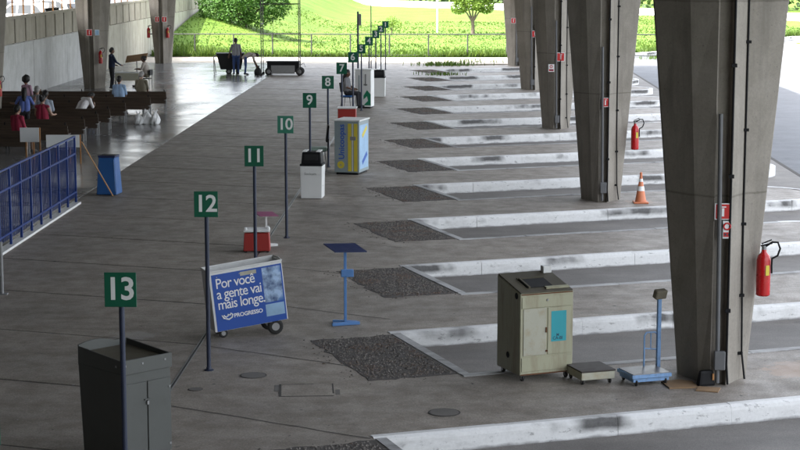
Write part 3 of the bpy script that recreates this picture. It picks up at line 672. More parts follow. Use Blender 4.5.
stand('light blue stand with slanted navy top standing alone on the platform', (-1.66, 28.4, 0), R(8), 'standblue', M['standnavy'], 1.2, .56, .50)
stand('white stand with a slanted pink top behind the red box', (-3.74, 36.35, 0), R(10), 'whitepaint', M['pink'], .62, .42, .36, False, .02)

# bins
def white_bin(label, loc, rz, s=1.0):
    b = thing('litter_bin', label, 'bin', loc, rz, 'white bins with black lids'); b.scale = (s,)*3
    MB().box((0, 0, .41), (.52, .50, .80), taper=(1.06, 1.06)).build('body', M['binwhite'], b, bevel=.02, seg=2)
    MB().box((0, 0, .835), (.56, .54, .05)).build('collar', M['black'], b, bevel=.01)
    hd = MB().box((0, 0, 1.0), (.50, .48, .30), taper=(.9, .9)).build('hood', M['black'], b, bevel=.02)
    MB().box((0, -.235, 1.02), (.34, .02, .14)).build('flap', M['dark'], hd)
    for x in (-.17, .17): MB().box((x, 0, 1.165), (.1, .42, .02)).build('cap', M['whitepaint'], hd)
    for i in range(7): MB().box((.262, -.08+.0*i, .32+.06*i), (.008, .2, .02)).build('vent', M['grey'], b)
    return b
wb = white_bin('white litter bin with black hood in front of the office chair', (-3.36, 43.95, 0), R(-4))
text('lettering', 'Socicam', .09, M['grey'], wb, (-.02, -.268, .62), UPR, 0, .0006)
white_bin('white litter bin with dark hood beside the green and white kiosk', (-3.02, 77.2, 0), R(-2), 1.0)
bb = thing('litter_bin', 'tall tapered blue bin at the end of the blue railing', 'bin', (-8.49, 44.45, .0), R(-6))
MB().box((0, 0, .48), (.52, .50, .92), taper=(.80, .80)).build('body', M['binblue'], bb, bevel=.015)
MB().box((0, 0, .965), (.44, .42, .05)).build('rim', M['standnavy'], bb, bevel=.008)
MB().box((0, 0, .99), (.36, .34, .006)).build('mouth', M['dark'], bb)
MB().tube([(.22, -.24, .1), (.185, -.205, .9)], .008, 6).build('seam', M['standblue'], bb)
st = MB().tube([(-8.33, 44.05, .01), (-8.87, 43.05, 1.46)], [.016, .014], 8).build('broom_stick', M['stick'], smooth=True)
tag(st, 'long orange wooden stick leaning against the end of the blue railing', 'stick')

# kiosks
def kiosk(label, loc, rz, W, D, H, bodym):
    k = thing('kiosk', label, 'kiosk', loc, rz, 'ticket kiosks on the platform')
    MB().box((0, 0, H/2+.03), (W, D, H-.06)).build('body', bodym, k, bevel=.008)
    MB().box((0, 0, .03), (W-.08, D-.08, .06)).build('plinth', M['black'], k)
    MB().box((0, 0, H+.02), (W+.06, D+.05, .035)).build('top', M['whitepaint'], k, bevel=.006)
    return k
k = kiosk('grey kiosk with yellow stripes and vertical blue lettering', (-2.68, 49.2, 0), R(-14), .70, .92, 1.46, M['kioskgrey'])
W, D = .70, .92; yf = -D/2-.003
MB().box((.085, yf, .75), (.10, .006, 1.30)).build('stripe', M['yellow'], k); MB().box((.255, yf, .75), (.10, .006, 1.30)).build('stripe', M['yellow'], k)
MB().box((.165, yf+.001, .75), (.02, .004, 1.30)).build('stripe', M['whitepaint'], k)
text('lettering', 'Unicoopas', .225, M['textblue'], k, (-.14, yf-.002, .90), (math.pi/2, -math.pi/2, 0), .018, .001)
MB().lathe([(.10, -.003), (.10, .003)], (-.17, yf, .27), 22, Euler((math.pi/2, 0, 0)).to_matrix()).build('disc', M['yellow'], k)
text('lettering', 'u', .12, M['kioskgrey'], k, (-.17, yf-.005, .275), UPR, .01, .0006)
MB().box((W/2+.002, -.02, .75), (.006, D-.12, 1.2)).build('side_print', M['paleblue'], k)
for z, t_ in ((1.15, .3), (.42, .25)): MB().box((W/2+.006, .05, z), (.004, .5, .12), (R(28), 0, 0)).build('print_stroke', M['yellow'] if z > 1 else M['textblue'], k)
MB().box((.18, yf-.004, 1.0), (.16, .012, .10)).build('notice', M['grey'], k)
k = kiosk('low red kiosk with white top behind the striped kiosk', (-3.22, 56.6, 0), R(0), .56, .55, 1.18, M['red'])
k = kiosk('white kiosk with green corner emblem beside the seated person', (-3.36, 71.3, 0), R(-10), .64, .60, 1.50, M['whitepaint'])
yf = -.303
MB().add([(.02, yf, .12), (.31, yf, .12), (.31, yf, .55), (.16, yf, .72), (.02, yf, .50), (.02, yf, .35), (.16, yf, .48), (.20, yf, .30)], [(0, 1, 7), (1, 2, 7), (2, 6, 7), (2, 3, 6), (3, 4, 6), (4, 5, 6)]).build('emblem', M['green'], k)
MB().box((-.16, yf, .95), (.05, .004, .7)).build('print_stroke', M['kioskgrey'], k); MB().box((.1, yf, 1.12), (.05, .004, .46)).box((.1, yf, .93), (.15, .004, .05)).build('print_stroke', M['grey'], k)

# office chair by the striped kiosk
def office_chair(label, loc, rz, seatm):
    c = thing('office_chair', label, 'chair', loc, rz, 'office chairs on the platform')
    MB().box((0, 0, .50), (.46, .44, .07)).build('seat', seatm, c, bevel=.025, seg=2)
    MB().box((0, 0, .455), (.40, .38, .02)).build('seat_pan', M['black'], c)
    MB().box((0, .235, .84), (.42, .05, .38), (R(-8), 0, 0)).build('backrest', M['black'], c, bevel=.025, seg=2)
    MB().tube([(0, .1, .46), (0, .25, .48), (0, .262, .72)], .018, 8).build('back_bar', M['black'], c)
    for s in (-1, 1): MB().tube([(s*.2, -.16, .46), (s*.24, -.2, .02), (s*.24, .22, .02), (s*.2, .16, .46)], .012, 8).build('leg', M['steel'] if seatm is M['seatgreen'] else M['black'], c)
    return c
oc = office_chair('black office chair with pale green seat beside the striped kiosk', (-3.62, 49.6, 0), R(-84), M['seatgreen']); oc.scale = (1.0, 1.05, 1.25)
office_chair('dark chair with a person sitting on it by sign 7', (-4.02, 70.9, 0), R(75), M['binblue'])

# ------------------------------------------------------------------ by the near pillar: weighing scale, trolley, cardboard
sc = thing('weighing_scale', 'blue platform weighing scale with column at the pillar foot', 'scale', (2.72, 24.52, 0), R(20))
MB().box((0, 0, .135), (.60, .50, .05)).build('platform_plate', M['scaleblue'], sc, bevel=.006)
MB().box((0, 0, .165), (.56, .46, .012)).build('tread_plate', M['steel'], sc)
MB().box((0, 0, .085), (.54, .44, .055)).build('frame', M['scaleblue'], sc)
for x, y in ((-.22, -.2), (.22, -.2), (-.22, .2), (.22, .2)): wheel(sc, 'wheel', (x, y, .045), .045, .03, 'x')
MB().box((.31, .20, .62), (.055, .05, 1.0)).build('column', M['scaleblue'], sc, bevel=.006)
MB().box((.31, .2, 1.125), (.05, .05, .03)).box((.31, .18, 1.19), (.19, .10, .13), (R(18), 0, R(12))).build('indicator', M['khaki'], sc, bevel=.02)
MB().tube([(.10, .22, .12), (.10, .22, .60), (.13, .22, .645), (.26, .22, .645), (.29, .21, .62)], .013, 8).tube([(.10, .22, .42), (.29, .21, .40)], .010, 8).tube([(.2, .22, .64), (.2, .22, .41)], .008, 6).build('handle', M['scaleblue'], sc)
tr = thing('trolley', 'low trolley with dark brown top and cream sides on the ground', 'trolley', (1.98, 24.58, 0), R(20))
MB().box((0, 0, .125), (.50, .52, .11)).build('body', M['palepanel'], tr, bevel=.006)
MB().box((0, 0, .19), (.52, .54, .022)).build('top', M['darkbrown'], tr, bevel=.004)
for x, y in ((-.21, -.2), (.2, -.2), (-.21, .2), (.2, .2)): wheel(tr, 'wheel', (x, y, .04), .04, .03, 'x')
def sheet(label, loc, rz, pts):
    t = MB().prism(pts, .002, [.014+.012*rnd.random() for _ in pts]).build('cardboard_sheet', M['cardboard']); t.location = loc; t.rotation_euler = (0, 0, rz)
    tag(t, label, 'cardboard', 'flattened cardboard at the pillar foot')
sheet('flattened brown cardboard lying between the scale and the pillar foot', (3.17, 24.35, 0), R(12), [(-.2, -.22), (.2, -.25), (.24, .1), (.1, .24), (-.18, .2)])
sheet('smaller brown cardboard scrap lying against the pillar foot', (3.52, 24.05, 0), R(-12), [(-.14, -.1), (.16, -.12), (.18, .1), (-.12, .13)])
db = thing('bag', 'black bag with a tan tag leaning on the pillar foot', 'bag', (3.58, 24.28, 0), R(20))
MB().box((-.02, .05, .11), (.26, .12, .22), taper=(.75, .6)).build('body', M['black'], db, bevel=.05, seg=2)
MB().box((.06, -.012, .13), (.025, .01, .09)).build('tag', M['frameorange'], db)
# traffic cone
cn = thing('traffic_cone', 'orange and white traffic cone at the second pillar', 'cone', (4.62, 43.2, 0))
MB().box((0, 0, .02), (.36, .36, .04)).build('base', M['orange'], cn, bevel=.012)
MB().lathe([(.135, .04), (.115, .16), (.083, .34), (.055, .50), (.034, .62), (.03, .74), (.02, .745)], n=20).build('cone', M['orange'], cn, smooth=True)
for z0, z1, r0, r1 in ((.30, .41, .0925, .0735), (.52, .59, .0545, .043)): MB().lathe([(r0, z0), (r1, z1)], n=20).build('band', M['white'], cn, smooth=True)

# ------------------------------------------------------------------ fire extinguishers and safety signs
def extinguisher(label, loc, rz, s=1.0):
    e = thing('fire_extinguisher', label, 'fire extinguisher', loc, rz, 'fire extinguishers on the pillars'); e.scale = (s,)*3
    MB().lathe([(.075, 0), (.09, .015), (.09, .46), (.075, .52), (.035, .565), (.03, .60)], n=20).build('cylinder', M['extred'], e, smooth=True)
    MB().lathe([(.032, .60), (.032, .635), (.02, .65)], n=12).build('valve', M['steel'], e)
    MB().box((.03, 0, .665), (.15, .022, .018), (0, R(-14), 0)).box((.03, 0, .70), (.14, .022, .014), (0, R(-24), 0)).build('lever', M['black'], e)
    MB().tube([(.02, 0, .64), (.10, -.02, .70), (.17, -.03, .70), (.2, -.035, .62), (.17, -.04, .53), (.10, -.05, .49), (.097, -.05, .40), (.1, -.05, .30)], .013, 8).build('hose', M['black'], e, smooth=True)
    MB().box((.045, -.082, .34), (.05, .006, .13), (0, 0, R(28))).build('label_plate', M['yellow'], e)
    MB().box((0, .10, .45), (.06, .03, .10)).build('bracket', M['steel'], e)
    return e
extinguisher('large red fire extinguisher on the right of the nearest pillar', (4.36, 24.72, 1.19), R(-6), 1.08)
extinguisher('red fire extinguisher hanging on the second pillar above the cone', (4.50, 43.63, 1.25), R(-4), 1.05)
extinguisher('red fire extinguisher on the hall pillar behind the standing man', (-15.83, 81.50, 1.15), R(0), 1.0)
extinguisher('red fire extinguisher on the right side of the far hall pillar', (-15.9, 101.62, 1.45), R(0), 1.0)
extinguisher('red fire extinguisher on the left side of the far hall pillar', (-17.0, 101.72, 1.45), R(0), 1.0)
extinguisher('red fire extinguisher on the pillar at the left picture edge', (-15.66, 62.25, 1.1), R(0), 1.0)
def ssign(label, loc, w, h, m, mark=None, rz=0):
    s = thing('safety_sign', label, 'sign', loc, rz, 'small safety signs on the pillars')
    MB().box((0, 0, 0), (w, .006, h)).build('plate', M['paper'], s)
    MB().box((0, -.005, 0), (w*.86, .004, h*.88)).build('field', m, s)
    if mark == 'ext': MB().box((0, -.009, -.01), (w*.14, .004, h*.5)).box((w*.05, -.009, h*.28), (w*.26, .004, h*.07)).build('mark', M['paper'], s)
    if mark == 'ring':
        m_ = MB(); m_.tube([(.045*math.cos(i*.524), -.010, h*.2+.045*math.sin(i*.524)) for i in range(13)], .012, 6); m_.build('ring', M['signred'], s)
        MB().box((0, -.009, -h*.27), (w*.8, .004, h*.26)).build('band', M['signred'], s); MB().box((-.02, -.0115, -h*.27), (w*.2, .003, h*.12)).box((.03, -.0115, -h*.27), (w*.25, .003, h*.12)).build('mark', M['ink'], s)
ssign('large red square safety sign behind the conduit on the nearest pillar', (PX+.0, 24.325, 2.42), .225, .225, M['signred'], 'ext')
ssign('small white sign with red ring below the red square', (PX+.06, 24.325, 2.17), .115, .24, M['paper'], 'ring')
ssign('small red safety sign on the second pillar', (PX+.02, 43.27, 2.42), .2, .22, M['signred'], 'ext')
ssign('red safety sign on the right part of the third pillar', (PX+.10, 62.22, 2.5), .27, .3, M['signred'], 'ext')
ssign('small red and white sign on the left part of the third pillar', (PX-.22, 62.22, 2.12), .2, .26, M['paper'], 'ring')
ssign('red safety sign on the fourth pillar', (PX+.1, 81.17, 2.52), .3, .3, M['signred'], 'ext')
ssign('red safety sign on the farthest pillar of the right row', (PX-.22, 99.72, 2.5), .26, .3, M['signred'], 'ext')
ssign('blue safety sign on the farthest pillar of the right row', (PX+.14, 99.72, 2.5), .2, .26, M['paleblue'])
ssign('red safety sign on the hall pillar behind the standing man', (-16.30, 81.42, 2.55), .26, .3, M['signred'], 'ext')
ssign('pale blue sign on the hall pillar behind the standing man', (-15.95, 81.45, 2.55), .2, .26, M['paleblue'])
ssign('left red sign on the far hall pillar', (-16.45, 101.42, 2.5), .24, .3, M['signred'], 'ext')
ssign('right red sign on the far hall pillar', (-16.05, 101.42, 2.5), .28, .3, M['signred'], 'ext')
ssign('red sign on the pillar at the left picture edge', (-15.85, 62.0, 2.35), .24, .28, M['signred'], 'ext')

# ------------------------------------------------------------------ blue railing
rl = thing('railing', 'blue steel railing with close bars at the hall edge', 'railing', (-8.95, 0, 0))
Y0, Y1, RH = 30.6, 42.6, 1.60
MB().span((-.10, Y0-.2, 0), (.10, Y1+.1, .05)).build('white_footing', M['whitepaint'], rl)
bar = MB().box((0, 0, RH/2+.05), (.014, .012, RH-.2)).mesh('baluster', M['railblue']); pst = MB().box((0, 0, RH/2+.02), (.05, .05, RH)).mesh('post', M['railblue'], bevel=.004)
np_ = 13
for i in range(np_+1):
    y = Y0+(Y1-Y0)*i/np_; place('post', pst, rl, (0, y, .03))
    if i < np_:
        for j in range(1, 9): place('baluster', bar, rl, (0, y+(Y1-Y0)/np_*j/9, .03))
for z in (RH+.03, 1.22, .30): MB().span((-.022, Y0, z-.02), (.022, Y1, z+.02)).build('rail', M['railblue'], rl)
po = thing('bollard', 'thin grey post standing alone at the left picture edge', 'post', (-7.83, 30.85, 0))
MB().tube([(0, 0, .01), (0, 0, .93)], .035, 10).build('post', M['grey'], po, smooth=True); MB().box((.02, 0, .01), (.16, .12, .02)).build('foot', M['grey'], po)

# notice boards on orange frames behind the railing
def board(label, loc, rz, w, h, zb):
    b = thing('notice_board', label, 'board', loc, rz, 'white boards behind the railing')
    MB().box((0, 0, zb+h/2), (w, .02, h)).build('panel', M['paper'], b, bevel=.003)
    for x in (-w*.2, w*.2): MB().box((x, .03, (zb+h*.9)/2), (.04, .03, zb+h*.9)).build('leg', M['frameorange'], b)
    MB().box((w/2+.02, .02, (zb+h)/2), (.035, .035, zb+h)).build('leg', M['frameorange'], b)
board('square white board on an orange frame behind the railing', (-12.24, 52.0, .015), R(-2), .56, .42, .53)
board('wide white board behind the end of the blue railing', (-11.05, 51.0, .015), R(3), .95, .36, .48)

# ------------------------------------------------------------------ benches
def bench(y, x0, x1, label):
    b = thing('bench', label, 'bench', ((x0+x1)/2, y, .015), 0, 'rows of wooden benches'); L_ = x1-x0
    for i, z in enumerate((.46, .57, .68)): MB().box((0, -.02-.035*i, z), (L_, .028, .105), (R(12), 0, 0)).build('back_slat', M['bench'], b, bevel=.004)
    MB().box((0, .02, .33), (L_-.1, .02, .16)).build('apron', M['bench'], b)
    for i in range(3): MB().box((0, .10+.125*i, .43), (L_-.02, .11, .03)).build('seat_slat', M['bench'], b, bevel=.004)
    n = max(2, int(L_/1.6)+1)
    for i in range(n):
        x = -L_/2+.08+(L_-.16)*i/(n-1)
        MB().box((x, .36, .2), (.05, .05, .41)).box((x, .04, .2), (.05, .05, .41)).box((x, .2, .395), (.05, .42, .04)).build('leg', M['grey'] if i == n-1 else M['black'], b)
        MB().box((x, -.035, .60), (.04, .03, .44), (R(12), 0, 0)).build('back_support', M['black'], b)
BY = [(69.75, -11.0), (66.9, -11.15), (64.2, -11.6), (61.5, -11.65), (59.4, -11.65), (57.4, -11.7), (55.3, -11.8), (53.4, -12.6)]
for i, (y, xr) in enumerate(BY):
    bench(y, -17.6, xr, ['farthest dark wooden bench row in the waiting hall', 'dark wooden bench row with a man in light blue shirt', 'dark wooden bench row beside the white plastic bags', 'dark wooden bench row with a bent man in white shirt',
          'dark wooden bench row holding the man in patterned shirt', 'dark wooden bench row with a woman in red', 'dark wooden bench row second from the railing', 'dark wooden bench row closest to the white boards'][i])
# plastic bags on the floor by the bench end
def bag(label, x, y, w, h):
    b = thing('plastic_bag', label, 'bag', (x, y, .015), rnd.uniform(-.4, .4), 'white plastic bags by the bench')
    prof_ = [(.7, 0), (1, .1), (1.02, .35), (.9, .6), (.62, .78), (.35, .9), (.22, 1.0)]; n = 18; vs_ = []; fs_ = []; rr_ = random.Random(int(x*100))
    ph = [rr_.uniform(0, 6) for _ in range(4)]
    for r, z in prof_:
        for k_ in range(n):
            q = 2*math.pi*k_/n; f_ = 1+.16*math.sin(3*q+ph[0]+z*4)+.11*math.sin(5*q+ph[1]-z*7)+rr_.uniform(-.09, .09); vs_.append((r*w/2*f_*math.cos(q), r*w/2*.7*f_*math.sin(q), z*h*.8))
    for i in range(len(prof_)-1): fs_ += [(i*n+k_, i*n+(k_+1) % n, (i+1)*n+(k_+1) % n, (i+1)*n+k_) for k_ in range(n)]
    fs_.append(tuple(range(n-1, -1, -1)))
    MB().add(vs_, fs_).build('bag_body', M['bag'], b)
    for s in (-1, 1): MB().tube([(s*.03, 0, h*.76), (s*w*.25, 0, h*.9), (s*w*.2, 0, h), (s*.02, .02, h*.8)], .012, 6).build('handle', M['bag'], b)
bag('bulging white plastic bag on the floor, left of the three', -11.05, 63.55, .34, .48); bag('white plastic bag standing in the middle of the three', -10.75, 63.7, .36, .55); bag('white plastic bag on the floor, right of the three', -10.45, 63.6, .32, .56)

# ------------------------------------------------------------------ desk in the hall and its slanted board
dk = thing('desk', 'small pale desk in the hall between two people', 'desk', (-14.55, 81.3, .015), R(-4))
MB().box((0, 0, .75), (1.15, .6, .03)).build('desktop', M['paper'], dk, bevel=.005)
MB().box((0, -.27, .56), (1.08, .02, .34)).build('front_panel', M['palepanel'], dk)
for x in (-.53, .53): MB().box((x, -.24, .37), (.04, .04, .74)).box((x, .24, .37), (.04, .04, .74)).box((x, 0, .03), (.04, .5, .03)).build('leg', M['black'], dk)
us = thing('display_stand', 'brown slanted display board on a post behind the desk', 'stand', (-14.55, 83.6, .015), R(0))
MB().box((0, 0, 1.28), (1.0, .7, .04), (R(22), R(-8), 0)).build('board', M['cardboard'], us, bevel=.006)
MB().tube([(0, 0, 0), (0, 0, 1.28)], .025, 8).build('post', M['grey'], us); MB().box((0, 0, .015), (.4, .4, .03)).build('base', M['grey'], us)

# ------------------------------------------------------------------ rubbish cart, box and scaffold at the far end
dc = thing('rubbish_cart', 'dark grey rubbish cart with handle frame near two workers', 'cart', (-11.2, 92.3, .015), R(6)); dc.scale = (1.2, 1.1, 1.1)
MB().prism([(-.45, -.32), (.42, -.32), (.42, .32), (-.45, .32)], .22, .95, [(-.62, -.40), (.55, -.40), (.55, .40), (-.62, .40)]).build('tub', M['dumpster'], dc, bevel=.03, seg=2)
MB().box((-.03, 0, .96), (1.22, .84, .04)).build('rim', M['dumpster'], dc, bevel=.01)
for y in (-.3, .3): wheel(dc, 'wheel', (-.1, y, .13), .13, .06, 'y')
MB().tube([(-.62, -.3, .9), (-.74, -.3, .8), (-.72, -.3, .03), (-.66, .3, .03), (-.74, .3, .8), (-.62, .3, .9)], .02, 8).build('handle_frame', M['steel'], dc)
MB().box((.25, 0, .12), (.1, .5, .2)).build('rest_leg', M['dumpster'], dc)
bx_ = thing('wheeled_crate', 'long black wheeled crate with grey front under the scaffold', 'crate', (-8.45, 91.6, .0), R(0))
MB().box((0, 0, .42), (1.62, .62, .5)).build('body', M['black'], bx_, bevel=.02); MB().box((0, -.32, .30), (1.2, .02, .42)).build('front_panel', M['grey'], bx_)
MB().box((0, 0, .69), (1.7, .7, .06)).build('lid', M['dumpster'], bx_, bevel=.01)
for x in (-.72, .85): wheel(bx_, 'wheel', (x, -.28, .2), .2, .1, 'y'); wheel(bx_, 'wheel', (x, .28, .2), .2, .1, 'y')
MB().tube([(.8, .0, .5), (1.05, 0, .62), (1.12, 0, .4)], .02, 8).build('tow_bar', M['steel'], bx_)
sf = thing('scaffold_tower', 'tall thin steel scaffold tower in front of the lawn', 'scaffold', (-8.55, 91.0, 0), R(2))
M['scafgrey'] = pm('dark scaffold steel', (.05, .05, .05), .5, .2, 9, .1)
for x in (-.95, .95):
    for y in (-.2, 1.3):
        MB().tube([(x, y, .14), (x, y, 6.3)], .024, 8).build('upright', M['scafgrey'], sf); MB().lathe([(.07, -.025), (.07, .025)], (x, y, .07), 12, Euler((math.pi/2, 0, 0)).to_matrix()).build('caster', M['rubber'], sf)
for z in (1.75, 2.1, 3.6, 5.2):
    for y in (-.2, 1.3): MB().tube([(-.95, y, z), (.95, y, z)], .017, 6).build('rung', M['scafgrey'], sf)
for z in (.9, 2.6, 4.4):
    for x in (-.95, .95): MB().tube([(x, -.2, z), (x, 1.3, z)], .017, 6).build('rung', M['scafgrey'], sf)
MB().tube([(-.35, -.2, 1.75), (-.35, -.2, 2.9), (.1, -.2, 2.9), (.1, -.2, 1.75)], .014, 6).build('inner_frame', M['scafgrey'], sf)

# ------------------------------------------------------------------ people
def capsule(mb, a, b, ra, rb, n=10):
    a, b = Vector(a), Vector(b); d = b-a
    if d.length < 1e-5: d = Vector((0, 0, 1e-4)); b = a+d
    t = d.normalized(); pts = []; rs = []
    for ang in (-80, -45, 0): pts.append(a+t*ra*math.sin(R(ang))); rs.append(ra*math.cos(R(ang)))
    for ang in (0, 45, 80): pts.append(b+t*rb*math.sin(R(ang))); rs.append(rb*math.cos(R(ang)))
    mb.tube(pts, rs, n)
def person(label, loc, rz, pose, cloth, skin='skin_a', hair='short', group='people in the bus station', s=1.0, hairm='hair'):
    """pose: joint positions; cloth: (shirt, trousers, sleeve: long/short/none, legs: long/short)"""
    if pose['pelvis'][2] < .7: s *= 1.08
    p = thing('person', label, 'person', loc, rz, group); p.scale = (s,)*3
    J = {k: Vector(v) for k, v in pose.items()}; shirt, trou, slv, leg = cloth; segs = []
    def seg(a, b, ra, rb, m): segs.append((Vector(a), Vector(b), ra, rb, m))
    pel, che, nec, hd = J['pelvis'], J['chest'], J['neck'], J['head']
    rt = (J['shr']-J['shl']).normalized(); hr = (J['hipr']-J['hipl']).normalized(); fw = J['face'].normalized()
    for o in (-.07, .07):
        seg(pel+hr*o, che+rt*o, .118, .125, shirt); seg(che+rt*o, nec+rt*o*.6-Vector((0, 0, .07)), .122, .10, shirt)
    seg(J['hipl'], J['hipr'], .115, .115, trou)
    seg(J['shl'], J['shr'], .065, .065, shirt)
    seg(nec-(hd-nec)*.4, hd, .055, .05, skin)
    up = (hd-nec).normalized()
    seg(hd+up*.02, hd+up*.05, .088, .09, skin); seg(hd+fw*.035-up*.05, hd+fw*.03, .058, .07, skin)
    seg(hd+fw*.085-up*.015, hd+fw*.105-up*.03, .014, .017, skin)
    ear = fw.cross(up).normalized()
    for e in (-1, 1): seg(hd+ear*e*.088, hd+ear*e*.09+up*.03, .016, .018, skin)
    for a in 'lr':
        sh, el, wr, ha = J['sh'+a], J['el'+a], J['wr'+a], J['ha'+a]
        seg(sh, el, .058, .045, shirt if slv != 'none' else skin); seg(el, wr, .042, .03, shirt if slv == 'long' else skin)
        hdv = (ha-wr).normalized(); side = hdv.cross(Vector((.13, .7, .7))).normalized()
        pm_ = wr+hdv*.075; seg(wr, pm_, .03, .034, skin)
        for i, (o, ln) in enumerate(((-.03, .062), (-.01, .078), (.01, .072), (.03, .055))):
            b0 = pm_+side*o; b1 = b0+hdv*ln*.6; b2 = b1+(hdv*.7-side.cross(hdv)*.6)*ln*.5; seg(b0, b1, .0115, .011, skin); seg(b1, b2, .011, .010, skin)
        t0 = wr+hdv*.03-side*.03; seg(t0, t0+(hdv*.6-side*.8)*.055, .014, .012, skin)
        hp, kn, an, to = J['hip'+a], J['kn'+a], J['an'+a], J['to'+a]
        seg(hp, kn, .092, .066, trou); seg(kn, an, .058, .042, trou if leg == 'long' else skin)
        seg(an-Vector((0, 0, .0)), to, .045, .042, 'shoe'); seg(an, an+(an-to).normalized()*.03-Vector((0, 0, .02)), .044, .042, 'shoe')
    mb = MB()
    for a, b, ra, rb, m in segs: capsule(mb, a, b, ra, rb)
    me0 = mb.mesh('tmp', M[skin]); o = bpy.data.objects.new('tmp', me0); COL.objects.link(o)
    md = o.modifiers.new('r', 'REMESH'); md.mode = 'VOXEL'; md.voxel_size = .011; md2 = o.modifiers.new('s', 'SMOOTH'); md2.factor = .5; md2.iterations = 3
    bpy.context.view_layer.update()
    me = bpy.data.meshes.new_from_object(o.evaluated_get(bpy.context.evaluated_depsgraph_get())); bpy.data.objects.remove(o)
    names = []
    for sg in segs:
        if sg[4] not in names: names.append(sg[4])
    me.materials.clear()
    for n in names: me.materials.append(M[n])
    import numpy as np
    nv = len(me.polygons); cen = np.empty(nv*3); me.polygons.foreach_get('center', cen); cen = cen.reshape(-1, 3); best = np.full(nv, 9.); idx = np.zeros(nv, int)
    for a, b, ra, rb, m in segs:
        a, b = np.array(a), np.array(b); d = b-a; L2 = max(1e-9, d@d); t = np.clip(((cen-a)@d)/L2, 0, 1); dist = np.linalg.norm(cen-a-t[:, None]*d, axis=1)-(ra+(rb-ra)*t)
        w_ = dist < best-1e-4; best[w_] = dist[w_]; idx[w_] = names.index(m)
    me.polygons.foreach_set('material_index', idx.astype('int32')); me.polygons.foreach_set('use_smooth', np.ones(nv, bool)); me.update()
    place('body', me, p)
    # hair
    hb = MB(); back = hd-fw*.02+up*.045; fwp = fw
    if hair == 'afro': capsule(hb, back+up*.03, back+up*.05-fw*.02, .155, .15, 16)
    else:
        capsule(hb, back+up*.012, back+up*.022, .1, .1, 16); capsule(hb, back-fw*.035-up*.04, back-fw*.03, .075, .085, 14)
        if hair == 'long': capsule(hb, back-fw*.05, back-fw*.10-up*.33, .085, .055, 14); capsule(hb, back-fw*.05+ear*.05, back-fw*.09-up*.24+ear*.04, .05, .04, 10); capsule(hb, back-fw*.05-ear*.05, back-fw*.09-up*.24-ear*.04, .05, .04, 10)
        if hair == 'bun': capsule(hb, back-fw*.10+up*.05, back-fw*.12+up*.06, .05, .05, 12)
    hb.build('hair', M[hairm], p, smooth=True)
    eb = MB()
    for e in (-1, 1): capsule(eb, hd+fw*.088+ear*e*.034+up*.012, hd+fw*.09+ear*e*.034+up*.012, .011, .011, 8)
    eb.build('eyes', M['dark'], p); mo = MB(); capsule(mo, hd+fw*.088-up*.058-ear*.02, hd+fw*.088-up*.058+ear*.02, .008, .008, 8); mo.build('mouth', M['redcloth'], p)
    return p
def P_(**kw): return kw
def stand(**o):
    b = dict(pelvis=(0, 0, .93), chest=(0, .02, 1.20), neck=(0, 0, 1.46), head=(0, .03, 1.60), face=(0, 1, -.05), shl=(-.175, 0, 1.40), shr=(.175, 0, 1.40), ell=(-.24, -.02, 1.12), elr=(.24, -.02, 1.12),
             wrl=(-.24, .10, .89), wrr=(.24, .10, .89), hal=(-.23, .14, .74), har=(.23, .14, .74), hipl=(-.085, 0, .90), hipr=(.085, 0, .90), knl=(-.10, .03, .49), knr=(.10, .01, .49), anl=(-.11, -.02, .085), anr=(.11, -.02, .085), tol=(-.12, .13, .045), tor=(.12, .13, .045)); b.update(o); return b
def sit(**o):
    b = dict(pelvis=(0, 0, .57), chest=(0, -.02, .84), neck=(0, -.02, 1.09), head=(0, .01, 1.23), face=(0, 1, -.1), shl=(-.175, -.02, 1.03), shr=(.175, -.02, 1.03), ell=(-.23, .02, .77), elr=(.23, .02, .77),
             wrl=(-.15, .24, .67), wrr=(.15, .24, .67), hal=(-.10, .36, .66), har=(.10, .36, .66), hipl=(-.09, 0, .55), hipr=(.09, 0, .55), knl=(-.11, .42, .52), knr=(.11, .42, .52), anl=(-.11, .44, .085), anr=(.11, .44, .085), tol=(-.12, .58, .045), tor=(.12, .58, .045)); b.update(o); return b
ZH = .015
def on_bench(y): return y+.17
person('man in dark navy clothes standing at the desk', (-15.22, 80.9, ZH), R(-60), stand(ell=(-.25, .03, 1.14), wrl=(-.2, .22, 1.0), hal=(-.15, .34, .98), elr=(.24, .12, 1.15), wrr=(.16, .34, 1.02), har=(.12, .45, 1.0)), ('navycloth', 'darkcloth', 'long', 'long'), 'skin_b', s=1.08)
person('person in tan shirt seated on the right side of the desk', (-13.8, 81.9, ZH), R(78), sit(chest=(0, .06, .83), neck=(0, .10, 1.07), head=(0, .15, 1.20), shl=(-.175, .09, 1.01), shr=(.175, .09, 1.01), wrl=(-.14, .38, .80), wrr=(.14, .38, .80), hal=(-.1, .5, .80), har=(.1, .5, .80), ell=(-.24, .16, .79), elr=(.24, .16, .79)), ('tanshirt', 'khaki', 'short', 'short'), 'skin_b', 'bun')
person('man in light blue shirt seated with his back turned on the second bench', (-12.35, on_bench(66.9), ZH), R(-4), sit(), ('paleblue_shirt', 'darkcloth', 'short', 'long'), 'skin_a')
person('grey haired person seated alone on the farthest bench', (-12.0, on_bench(69.75), ZH), R(-10), sit(), ('khaki', 'darkcloth', 'short', 'long'), 'skin_c', 'short', hairm='hairgrey')
person('person in white shirt bending forward on a bench', (-12.75, on_bench(61.5), ZH), R(-40), sit(chest=(0, .15, .80), neck=(0, .34, .97), head=(0, .45, 1.02), face=(0, .6, -.8), shl=(-.175, .28, .95), shr=(.175, .28, .95), ell=(-.22, .36, .70), elr=(.22, .36, .70), wrl=(-.12, .50, .74), wrr=(.12, .50, .74), hal=(-.06, .55, .86), har=(.06, .55, .86)), ('whiteshirt', 'jeans', 'short', 'long'), 'skin_b')
